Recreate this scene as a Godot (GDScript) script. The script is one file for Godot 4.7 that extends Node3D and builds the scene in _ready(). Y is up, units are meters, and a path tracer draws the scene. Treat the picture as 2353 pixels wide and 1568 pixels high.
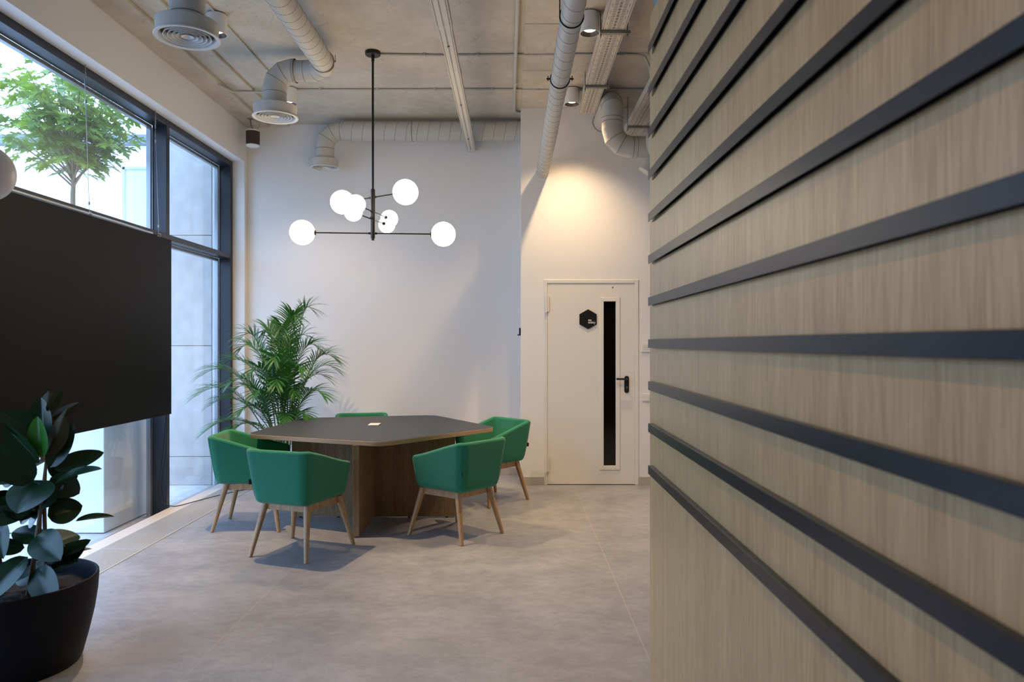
extends Node3D
# A meeting corner in an office: pentagon table with green tub chairs, globe chandelier,
# window wall on the left, white door wall ahead, slatted veneer wall on the right.

# ---------------------------------------------------------------- mesh builder
class MB:
	var v := PackedVector3Array()
	var n := PackedVector3Array()
	var uv := PackedVector2Array()
	var ix := PackedInt32Array()

	func vert(p: Vector3, nn: Vector3, t := Vector2.ZERO) -> int:
		v.append(p); n.append(nn); uv.append(t)
		return v.size() - 1

	func tri_i(a: int, b: int, c: int) -> void:
		var g := (v[b] - v[a]).cross(v[c] - v[a])
		var m := n[a] + n[b] + n[c]
		if g.dot(m) > 0.0:
			ix.append(a); ix.append(c); ix.append(b)
		else:
			ix.append(a); ix.append(b); ix.append(c)

	func flat_poly(pts: Array, out: Vector3) -> void:
		var nn: Vector3 = (pts[1] - pts[0]).cross(pts[2] - pts[0]).normalized()
		if nn.dot(out) < 0.0:
			nn = -nn
		var first := v.size()
		for p in pts:
			vert(p, nn)
		for k in range(1, pts.size() - 1):
			tri_i(first, first + k, first + k + 1)

	# box between two corners with chamfered edges
	func box(lo: Vector3, hi: Vector3, bev := 0.0) -> void:
		var c := (lo + hi) * 0.5
		var h := (hi - lo) * 0.5
		var b := minf(bev, minf(h.x, minf(h.y, h.z)) * 0.9)
		for ax in 3:
			var a1 := (ax + 1) % 3
			var a2 := (ax + 2) % 3
			for s in [-1.0, 1.0]:
				var pts := []
				for q in [[-1, -1], [1, -1], [1, 1], [-1, 1]]:
					var p := Vector3.ZERO
					p[ax] = s * h[ax]
					p[a1] = q[0] * (h[a1] - b)
					p[a2] = q[1] * (h[a2] - b)
					pts.append(c + p)
				var o := Vector3.ZERO
				o[ax] = s
				flat_poly(pts, o)
		if b <= 0.0:
			return
		for ax in 3:
			var a1 := (ax + 1) % 3
			var a2 := (ax + 2) % 3
			for s1 in [-1.0, 1.0]:
				for s2 in [-1.0, 1.0]:
					var pts := []
					for q in [[-1, 0], [1, 0], [1, 1], [-1, 1]]:
						var p := Vector3.ZERO
						p[ax] = q[0] * (h[ax] - b)
						p[a1] = s1 * (h[a1] - (b if q[1] == 0 else 0.0))
						p[a2] = s2 * (h[a2] - (0.0 if q[1] == 0 else b))
						pts.append(c + p)
					var o := Vector3.ZERO
					o[a1] = s1
					o[a2] = s2
					flat_poly(pts, o)
		for sx in [-1.0, 1.0]:
			for sy in [-1.0, 1.0]:
				for sz in [-1.0, 1.0]:
					var k := Vector3(sx * h.x, sy * h.y, sz * h.z)
					flat_poly([c + k - Vector3(0, sy * b, sz * b), c + k - Vector3(sx * b, 0, sz * b), c + k - Vector3(sx * b, sy * b, 0)], Vector3(sx, sy, sz))

	# rows of points -> smooth surface; rows may be closed (wrap)
	func grid(rows: Array, wrap := false, flip := 0) -> void:
		var nr := rows.size()
		var nc: int = rows[0].size()
		var cen := Vector3.ZERO
		var nn := []
		for i in nr:
			var r := PackedVector3Array()
			r.resize(nc)
			nn.append(r)
			for p in rows[i]:
				cen += p
		cen /= float(nr * nc)
		var score := 0.0
		var last := nc if wrap else nc - 1
		for i in nr - 1:
			for j in last:
				var j2 := (j + 1) % nc
				var a: Vector3 = rows[i][j]
				var b: Vector3 = rows[i][j2]
				var c: Vector3 = rows[i + 1][j2]
				var d: Vector3 = rows[i + 1][j]
				var g := (c - a).cross(d - b)
				score += g.dot((a + b + c + d) * 0.25 - cen)
				nn[i][j] += g; nn[i][j2] += g; nn[i + 1][j] += g; nn[i + 1][j2] += g
		var sgn := 1.0 if score >= 0.0 else -1.0
		if flip != 0:
			sgn *= float(flip)
		var first := v.size()
		for i in nr:
			for j in nc:
				var q: Vector3 = nn[i][j] * sgn
				vert(rows[i][j], q.normalized() if q.length() > 1e-12 else Vector3.UP, Vector2(float(j) / maxf(1.0, nc - 1.0), float(i) / maxf(1.0, nr - 1.0)))
		for i in nr - 1:
			for j in last:
				var j2 := (j + 1) % nc
				var a := first + i * nc + j
				var b := first + i * nc + j2
				var c := first + (i + 1) * nc + j2
				var d := first + (i + 1) * nc + j
				tri_i(a, b, c)
				tri_i(a, c, d)

	static func frame_of(t: Vector3) -> Array:
		var up := Vector3.UP if absf(t.y) < 0.95 else Vector3.RIGHT
		var s := t.cross(up).normalized()
		return [s, s.cross(t).normalized()]

	# round tube along points; radii one value or one per point
	func tube(pts: Array, rad, seg := 8, caps := true) -> void:
		var rows := []
		var norms := []
		for i in pts.size():
			var a: Vector3 = pts[maxi(i - 1, 0)]
			var b: Vector3 = pts[mini(i + 1, pts.size() - 1)]
			var t := (b - a).normalized()
			var f := MB.frame_of(t)
			if i > 0:
				var s: Vector3 = norms[i - 1]
				s = (s - t * s.dot(t))
				if s.length() > 1e-5:
					s = s.normalized()
					f = [s, s.cross(t).normalized()]
			norms.append(f[0])
			var r: float = rad[i] if rad is Array else rad
			var base := v.size()
			for j in seg:
				var an := TAU * j / seg
				var o: Vector3 = f[0] * cos(an) + f[1] * sin(an)
				vert(pts[i] + o * r, o)
			rows.append(base)
		for i in pts.size() - 1:
			for j in seg:
				var j2 := (j + 1) % seg
				tri_i(rows[i] + j, rows[i] + j2, rows[i + 1] + j2)
				tri_i(rows[i] + j, rows[i + 1] + j2, rows[i + 1] + j)
		if caps:
			for e in [0, pts.size() - 1]:
				var a: Vector3 = pts[e]
				var b: Vector3 = pts[1 if e == 0 else e - 1]
				var ring := []
				for j in seg:
					ring.append(v[rows[e] + j])
				flat_poly(ring, a - b)

	# straight pieces joined by mitres, as in gored sheet-metal elbows
	func gored(pts: Array, r: float, seg := 28) -> void:
		var f := []
		for i in pts.size() - 1:
			var t: Vector3 = (pts[i + 1] - pts[i]).normalized()
			if i == 0:
				f = MB.frame_of(t)
			else:
				var s: Vector3 = f[0]
				s = s - t * s.dot(t)
				if s.length() < 0.05:
					s = f[1] - t * f[1].dot(t)
				s = s.normalized()
				f = [s, s.cross(t).normalized()]
			var ends := []
			for e in 2:
				var p: Vector3 = pts[i + e]
				var pl := t
				var k := i + e
				if k > 0 and k < pts.size() - 1:
					pl = ((pts[k] - pts[k - 1]).normalized() + (pts[k + 1] - pts[k]).normalized()).normalized()
				var base := v.size()
				for j in seg:
					var an := TAU * j / seg
					var o: Vector3 = f[0] * cos(an) + f[1] * sin(an)
					var q := p + o * r
					q += t * ((p - q).dot(pl) / t.dot(pl))
					vert(q, o)
				ends.append(base)
			for j in seg:
				var j2 := (j + 1) % seg
				tri_i(ends[0] + j, ends[0] + j2, ends[1] + j2)
				tri_i(ends[0] + j, ends[1] + j2, ends[1] + j)

	# ring (torus) round centre c, axis t
	func ring(c: Vector3, t: Vector3, r: float, thick: float, seg := 28, sub := 6) -> void:
		var f := MB.frame_of(t.normalized())
		var rows := []
		for i in seg + 1:
			var an := TAU * i / seg
			var o: Vector3 = f[0] * cos(an) + f[1] * sin(an)
			var row := PackedVector3Array()
			for j in sub:
				var b := TAU * j / sub
				row.append(c + o * (r + thick * cos(b)) + t.normalized() * (thick * sin(b)))
			rows.append(row)
		var first := v.size()
		for i in seg + 1:
			var an := TAU * i / seg
			var o: Vector3 = f[0] * cos(an) + f[1] * sin(an)
			for j in sub:
				var b := TAU * j / sub
				vert(rows[i][j], o * cos(b) + t.normalized() * sin(b))
		for i in seg:
			for j in sub:
				var j2 := (j + 1) % sub
				tri_i(first + i * sub + j, first + i * sub + j2, first + (i + 1) * sub + j2)
				tri_i(first + i * sub + j, first + (i + 1) * sub + j2, first + (i + 1) * sub + j)

	# profile of (radius, y) turned round the y axis through c; sharp profile corners stay sharp
	func lathe(c: Vector3, prof: Array, seg := 32) -> void:
		for k in prof.size() - 1:
			var p: Vector2 = prof[k]
			var q: Vector2 = prof[k + 1]
			var d := (q - p)
			if d.length() < 1e-6:
				continue
			var nrm := Vector2(d.y, -d.x).normalized()
			var base := v.size()
			for j in seg + 1:
				var an := TAU * j / seg
				var o := Vector3(cos(an), 0, sin(an))
				var nn := o * nrm.x + Vector3.UP * nrm.y
				vert(c + o * p.x + Vector3.UP * p.y, nn)
				vert(c + o * q.x + Vector3.UP * q.y, nn)
			for j in seg:
				var a := base + j * 2
				if p.x > 1e-6:
					tri_i(a, a + 1, a + 2)
				if q.x > 1e-6:
					tri_i(a + 1, a + 3, a + 2)

	# smooth turned shape
	func lathe_smooth(c: Vector3, prof: Array, seg := 32) -> void:
		var rows := []
		for j in seg + 1:
			var an := TAU * j / seg
			var row := PackedVector3Array()
			for p in prof:
				row.append(c + Vector3(cos(an) * p.x, p.y, sin(an) * p.x))
			rows.append(row)
		var first := v.size()
		grid(rows)
		# close the normals at the seam
		var nc := prof.size()
		for k in nc:
			var s := (n[first + k] + n[first + seg * nc + k]).normalized()
			n[first + k] = s
			n[first + seg * nc + k] = s

	func sphere(c: Vector3, r: float, seg := 32) -> void:
		var rings := seg / 2
		var first := v.size()
		for i in rings + 1:
			var a := PI * i / rings
			for j in seg + 1:
				var b := TAU * j / seg
				var o := Vector3(sin(a) * cos(b), cos(a), sin(a) * sin(b))
				vert(c + o * r, o)
		for i in rings:
			for j in seg:
				var a := first + i * (seg + 1) + j
				if i > 0:
					tri_i(a, a + 1, a + seg + 2)
				if i < rings - 1:
					tri_i(a, a + seg + 2, a + seg + 1)

	# outline (convex, XZ, any order) lofted through (inset, y) rings, closed by flat caps
	func loft(outline: PackedVector2Array, prof: Array, smooth := false) -> void:
		var m := outline.size()
		var cen := Vector2.ZERO
		for p in outline:
			cen += p
		cen /= float(m)
		var nor := PackedVector2Array()
		for i in m:
			var a := outline[(i + m - 1) % m]
			var b := outline[(i + 1) % m]
			var d := (b - a).normalized()
			var o := Vector2(d.y, -d.x)
			if o.dot(outline[i] - cen) < 0.0:
				o = -o
			nor.append(o)
		var rows := []
		for q in prof:
			var row := PackedVector3Array()
			for i in m:
				var p: Vector2 = outline[i] - nor[i] * q.x
				row.append(Vector3(p.x, q.y, p.y))
			rows.append(row)
		if smooth:
			grid(rows, true)
		else:
			for k in rows.size() - 1:
				var d := Vector2(prof[k + 1].x - prof[k].x, prof[k + 1].y - prof[k].y)
				var nn := Vector2(absf(d.y), 0.0)
				nn.y = d.x if d.y >= 0.0 else -d.x
				nn = nn.normalized()
				if absf(d.y) < 1e-7:
					nn = Vector2(0, 1)
				var base := v.size()
				for i in m:
					var o := Vector3(nor[i].x * nn.x, nn.y, nor[i].y * nn.x)
					vert(rows[k][i], o)
					vert(rows[k + 1][i], o)
				for i in m:
					var a := base + i * 2
					var b := base + ((i + 1) % m) * 2
					tri_i(a, a + 1, b + 1)
					tri_i(a, b + 1, b)
		flat_poly(Array(rows[0]), Vector3.DOWN if prof[0].y <= prof[-1].y else Vector3.UP)
		flat_poly(Array(rows[-1]), Vector3.UP if prof[0].y <= prof[-1].y else Vector3.DOWN)

	func commit(into: ArrayMesh = null) -> ArrayMesh:
		var am := into if into else ArrayMesh.new()
		var arr := []
		arr.resize(Mesh.ARRAY_MAX)
		arr[Mesh.ARRAY_VERTEX] = v
		arr[Mesh.ARRAY_NORMAL] = n
		arr[Mesh.ARRAY_TEX_UV] = uv
		arr[Mesh.ARRAY_INDEX] = ix
		am.add_surface_from_arrays(Mesh.PRIMITIVE_TRIANGLES, arr)
		return am

# ---------------------------------------------------------------- helpers
var M := {}
var taken := {}
var rng := RandomNumberGenerator.new()

func numbered(s: String) -> String:
	var k: int = taken.get(s, 0)
	taken[s] = k + 1
	return s if k == 0 else "%s_%03d" % [s, k]

func tag(o: Node, label: String, category: String, group := "", kind := "") -> Node:
	if label: o.set_meta("label", label)
	if category: o.set_meta("category", category)
	if group: o.set_meta("group", group)
	if kind: o.set_meta("kind", kind)
	return o

func thing(called: String, label: String, category: String, at := Vector3.ZERO, turn := 0.0, group := "", kind := "") -> Node3D:
	var o := Node3D.new()
	o.name = numbered(called)
	o.position = at
	o.rotation.y = turn
	add_child(o)
	tag(o, label, category, group, kind)
	return o

func part(called: String, mb: MB, mat: Material, parent: Node) -> MeshInstance3D:
	var o := MeshInstance3D.new()
	o.name = numbered(called) if parent == self else called
	o.mesh = mb.commit()
	o.mesh.surface_set_material(0, mat)
	parent.add_child(o, true)
	return o

func inst(called: String, mesh: Mesh, parent: Node, xf := Transform3D()) -> MeshInstance3D:
	var o := MeshInstance3D.new()
	o.name = called
	o.mesh = mesh
	o.transform = xf
	parent.add_child(o, true)
	return o

func box(called: String, lo: Vector3, hi: Vector3, bev: float, mat: Material, parent: Node) -> MeshInstance3D:
	var mb := MB.new()
	mb.box(Vector3(minf(lo.x, hi.x), minf(lo.y, hi.y), minf(lo.z, hi.z)), Vector3(maxf(lo.x, hi.x), maxf(lo.y, hi.y), maxf(lo.z, hi.z)), bev)
	return part(called, mb, mat, parent)

func col(r: float, g: float, b: float) -> Color:
	return Color(r / 255.0, g / 255.0, b / 255.0)

func mat(called: String, c: Color, rough := 0.6, metal := 0.0) -> StandardMaterial3D:
	var m := StandardMaterial3D.new()
	m.resource_name = called
	m.albedo_color = c
	m.roughness = rough
	m.metallic = metal
	M[called] = m
	return m

func textured(m: StandardMaterial3D, im: Image, scale: Vector3, world := true) -> void:
	m.albedo_texture = ImageTexture.create_from_image(im)
	m.uv1_triplanar = true
	m.uv1_world_triplanar = world
	m.uv1_scale = scale
	m.uv1_triplanar_sharpness = 8.0

func noise(sd: int, freq: float, oct := 4) -> FastNoiseLite:
	var f := FastNoiseLite.new()
	f.seed = sd
	f.noise_type = FastNoiseLite.TYPE_SIMPLEX_SMOOTH
	f.frequency = freq
	f.fractal_type = FastNoiseLite.FRACTAL_FBM
	f.fractal_octaves = oct
	return f

func seamless(sd: int, freq: float, oct: int, w: int, h: int) -> PackedByteArray:
	return noise(sd, freq, oct).get_seamless_image(w, h, false, false, 0.15).get_data()

# ---------------------------------------------------------------- materials
func cloudy(w: int, h: int, layers: Array, tint: Color, tint2: Color) -> Image:
	# layers: [seed, freq, octaves, weight]; mixes two tones of the same stuff
	var data := []
	for l in layers:
		data.append([seamless(l[0], l[1], l[2], w, h), l[3]])
	var out := PackedByteArray()
	out.resize(w * h * 3)
	for i in w * h:
		var t := 0.5
		for d in data:
			t += (d[0][i] / 255.0 - 0.5) * d[1]
		var c := tint.lerp(tint2, clampf(t, 0.0, 1.0))
		out[i * 3] = c.r8
		out[i * 3 + 1] = c.g8
		out[i * 3 + 2] = c.b8
	return Image.create_from_data(w, h, false, Image.FORMAT_RGB8, out)

func veneer(w: int, h: int, sd: int, a: Color, b: Color, fine: float) -> Image:
	var n1 := noise(sd, 0.012, 2)
	var n2 := noise(sd + 1, 0.09, 3)
	var n3 := noise(sd + 2, 0.45, 1)
	var out := PackedByteArray()
	out.resize(w * h * 3)
	for y in h:
		for x in w:
			var t := 0.5 + 0.30 * n1.get_noise_2d(x, y * 0.12) + 0.38 * n2.get_noise_2d(x, y * 0.10) + fine * n3.get_noise_2d(x, y * 0.16)
			var c := a.lerp(b, clampf(t, 0.0, 1.0))
			var i := (y * w + x) * 3
			out[i] = c.r8
			out[i + 1] = c.g8
			out[i + 2] = c.b8
	return Image.create_from_data(w, h, false, Image.FORMAT_RGB8, out)

func cracked(w: int, h: int) -> Image:
	var im := cloudy(w, h, [[31, 0.006, 4, 1.2], [32, 0.03, 4, 0.7], [33, 0.2, 2, 0.5]], col(182, 173, 158), col(200, 191, 176))
	var r := RandomNumberGenerator.new()
	r.seed = 77
	for k in 26:   # hairline cracks
		var p := Vector2(r.randf() * w, r.randf() * h)
		var a := r.randf() * TAU
		for s in r.randi_range(40, 160):
			a += r.randf_range(-0.30, 0.30)
			p += Vector2(cos(a), sin(a)) * 1.2
			var c := im.get_pixel(posmod(int(p.x), w), posmod(int(p.y), h))
			im.set_pixel(posmod(int(p.x), w), posmod(int(p.y), h), c.darkened(0.28))
	for k in 220:   # chips and pinholes
		var q := Vector2i(r.randi_range(0, w - 5), r.randi_range(0, h - 5))
		im.fill_rect(Rect2i(q, Vector2i(r.randi_range(1, 3), r.randi_range(1, 2))), col(95, 88, 76))
	return im

func make_materials() -> void:
	mat("wall_paint", col(224, 221, 217), 0.85)
	mat("ceiling_paint", col(190, 182, 168), 0.9)
	textured(M.ceiling_paint, cracked(1024, 1024), Vector3(0.3, 0.3, 0.3))
	M.ceiling_paint.albedo_color = Color.WHITE
	var fl := mat("floor_vinyl", Color.WHITE, 0.42)
	textured(fl, cloudy(1024, 1024, [[5, 0.006, 4, 0.9], [6, 0.03, 4, 0.7], [7, 0.15, 3, 0.6]], col(131, 130, 132), col(158, 157, 159)), Vector3(0.25, 0.4, 0.4))
	mat("floor_joint", col(186, 181, 175), 0.6)
	mat("skirting", col(172, 165, 156), 0.6)
	mat("door_paint", col(222, 217, 208), 0.45)
	mat("frame_dark", col(27, 30, 38), 0.36)
	mat("frame_bead", col(150, 155, 160), 0.3, 0.6)
	var gl := mat("window_glass", Color(0.92, 0.97, 0.97, 0.04), 0.0)
	gl.transparency = BaseMaterial3D.TRANSPARENCY_ALPHA
	mat("sill_stone", col(200, 192, 184), 0.4)
	mat("grille_metal", col(188, 187, 184), 0.4, 0.15)
	mat("copper", col(150, 98, 70), 0.4, 0.8)
	mat("panel_black", col(11, 10, 9), 0.45).metallic_specular = 0.24
	mat("aluminium", col(200, 204, 208), 0.25, 0.9)
	mat("steel_wire", col(150, 152, 155), 0.35, 0.8)
	mat("black_metal", col(22, 20, 19), 0.35, 0.3)
	mat("black_plastic", col(16, 16, 17), 0.4)
	mat("bronze", col(44, 38, 34), 0.3, 0.7)
	mat("duct_paint", col(184, 180, 171), 0.5)
	mat("duct_seam", col(128, 122, 112), 0.5)
	mat("diffuser_white", col(206, 204, 199), 0.5)
	mat("tray_paint", col(196, 189, 176), 0.5)
	mat("white_plastic", col(222, 219, 213), 0.45)
	mat("dark_bore", col(48, 45, 43), 0.4)
	mat("galvanised", col(140, 138, 132), 0.4, 0.7)
	var g := mat("globe_glow", col(255, 250, 240), 0.4)
	g.emission_enabled = true
	g.emission = Color(1.0, 0.92, 0.80)
	g.emission_energy_multiplier = 6.0
	mat("globe_off", col(232, 226, 221), 0.35)
	var l := mat("lamp_glow", col(255, 245, 225), 0.4)
	l.emission_enabled = true
	l.emission = Color(1.0, 0.93, 0.80)
	l.emission_energy_multiplier = 5.0
	var vn := mat("veneer_pale", Color.WHITE, 0.38)
	textured(vn, veneer(2048, 256, 11, col(167, 134, 89), col(205, 171, 123), 0.6), Vector3(0.34, 0.33, 0.34))
	var vt := mat("veneer_table", Color.WHITE, 0.5)
	textured(vt, veneer(1024, 256, 21, col(112, 84, 52), col(158, 126, 86), 0.5), Vector3(0.8, 0.8, 0.8), false)
	var oak := mat("oak", Color.WHITE, 0.45)
	textured(oak, veneer(512, 256, 25, col(148, 110, 68), col(196, 158, 112), 0.5), Vector3(3.0, 2.0, 3.0), false)
	mat("edge_band", col(176, 142, 104), 0.45)
	mat("slat_dark", col(26, 28, 33), 0.31).metallic_specular = 0.42
	mat("blue_paint", col(92, 140, 172), 0.8)
	mat("laminate", col(52, 56, 60), 0.47).metallic_specular = 0.35
	var fb := mat("green_cloth", Color.WHITE, 0.92)
	textured(fb, cloudy(512, 512, [[41, 0.25, 2, 0.8], [42, 0.02, 3, 0.4]], col(20, 104, 74), col(38, 131, 96)), Vector3(2.5, 4.2, 6.5), false)
	fb.rim_enabled = true
	fb.rim = 0.35
	fb.rim_tint = 0.7
	mat("seat_under", col(28, 28, 28), 0.9)
	mat("pot_navy", col(15, 17, 24), 0.55).metallic_specular = 0.28
	var so := mat("soil", Color.WHITE, 1.0)
	textured(so, cloudy(256, 256, [[51, 0.08, 4, 1.6]], col(9, 7, 6), col(28, 22, 18)), Vector3(4, 4, 4), false)
	var lf := mat("rubber_leaf", col(22, 52, 30), 0.27)
	lf.metallic_specular = 0.42
	var vi := Image.create(128, 256, false, Image.FORMAT_L8)
	for y in 256:
		for x in 128:
			var u := absf(x / 127.0 - 0.5) * 2.0
			var h := 0.5 + 0.28 * sin((y / 255.0 * 1.0 - u * 0.14) * TAU * 26.0) * clampf(u * 5.0, 0, 1) - 0.45 * clampf(1.0 - u * 16.0, 0, 1)
			vi.set_pixel(x, y, Color(h, h, h))
	var vtx := ImageTexture.create_from_image(vi)
	lf.heightmap_enabled = true
	lf.heightmap_texture = vtx
	lf.heightmap_scale = 0.02
	lf.backlight_enabled = true
	lf.backlight = Color(0.10, 0.28, 0.06)
	var ly := mat("rubber_leaf_young", col(44, 104, 30), 0.25)
	ly.backlight_enabled = true
	ly.backlight = Color(0.2, 0.5, 0.06)
	ly.heightmap_enabled = true
	ly.heightmap_texture = vtx
	ly.heightmap_scale = 0.02
	mat("rubber_leaf_under", col(56, 52, 28), 0.6).metallic_specular = 0.3
	mat("rubber_stem", col(98, 80, 60), 0.7)
	var pf := mat("palm_leaf", col(46, 98, 44), 0.4)
	pf.backlight_enabled = true
	pf.backlight = Color(0.12, 0.3, 0.06)
	mat("palm_cane", col(108, 128, 62), 0.5)
	for k in 3:
		var ml := mat("maple_leaf_%d" % k, [col(118, 142, 62), col(148, 168, 78), col(96, 122, 64)][k], 0.5)
		ml.backlight_enabled = true
		ml.backlight = [Color(0.48, 0.58, 0.14), Color(0.58, 0.66, 0.18), Color(0.38, 0.50, 0.15)][k]
	mat("maple_bark", col(116, 106, 92), 0.9)
	mat("planter_white", col(226, 227, 226), 0.16)
	mat("planter_base", col(60, 62, 64), 0.8)
	var gr := mat("granite", Color.WHITE, 0.6)
	textured(gr, cloudy(512, 512, [[61, 0.35, 2, 1.0], [62, 0.01, 3, 0.5]], col(158, 152, 145), col(202, 195, 187)), Vector3(0.9, 0.9, 0.9))
	var pv := mat("paving", Color.WHITE, 0.7)
	textured(pv, cloudy(512, 512, [[65, 0.02, 4, 0.8], [66, 0.25, 2, 0.5]], col(182, 178, 172), col(214, 210, 204)), Vector3(0.5, 0.5, 0.5))
	mat("render_white", col(232, 232, 230), 0.8)
	mat("roof_grey", col(128, 136, 150), 0.6)
	mat("far_frame", col(176, 184, 194), 0.6)
	mat("far_glass", col(196, 206, 214), 0.15)
	mat("screen_black", col(8, 7, 7), 0.12)
	mat("speaker_cloth", col(58, 46, 40), 0.7)
	mat("wax_white", col(235, 232, 230), 0.4)

# ---------------------------------------------------------------- camera, sky, exposure
const CAM_H := 1.48
const FOCAL := 1695.0   # focal length in pixels of the 2353 x 1568 frame

func make_camera_and_sky() -> void:
	var e := Environment.new()
	e.background_mode = Environment.BG_SKY
	var sm := ProceduralSkyMaterial.new()
	sm.sky_top_color = Color(0.62, 0.78, 1.0)
	sm.sky_horizon_color = Color(0.65, 0.80, 1.0)
	sm.ground_bottom_color = Color(0.55, 0.57, 0.6)
	sm.ground_horizon_color = Color(0.7, 0.72, 0.75)
	sm.sky_energy_multiplier = 1.0
	var sky := Sky.new()
	sky.sky_material = sm
	e.sky = sky
	e.background_energy_multiplier = 7.0
	e.tonemap_mode = Environment.TONE_MAPPER_LINEAR
	e.tonemap_exposure = 0.91
	e.sdfgi_enabled = true
	e.ssao_enabled = true
	e.ssil_enabled = true
	var we := WorldEnvironment.new()
	we.environment = e
	add_child(we)
	var cam := Camera3D.new()
	cam.name = "camera"
	var at := CameraAttributesPhysical.new()
	at.frustum_focal_length = 26.0
	at.frustum_near = 0.05
	at.frustum_far = 200.0
	at.frustum_focus_distance = 6.0
	at.exposure_aperture = 4.0
	cam.attributes = at
	add_child(cam)
	cam.position = Vector3(0, CAM_H, 0)
	cam.projection = Camera3D.PROJECTION_FRUSTUM
	cam.near = 0.05
	cam.far = 200.0
	cam.size = 2.0 * 0.05 * 784.0 / FOCAL
	cam.frustum_offset = Vector2(-1.5, 5.0) / FOCAL * 0.05
	cam.current = true

# ---------------------------------------------------------------- room shell
const CEIL := 3.935
const ROD := 3.926
const WALL_X := -2.985
const FRAME_X := -3.115
const WIN_END := -1.6
const FAR_Z := -8.28
const DOOR_Z := -7.70
const STEP_X := 0.086
const CLAD_X := 0.603
const CLAD_END := -3.24
const REAR_Z := 2.6
const EAST_X := 2.6

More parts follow.
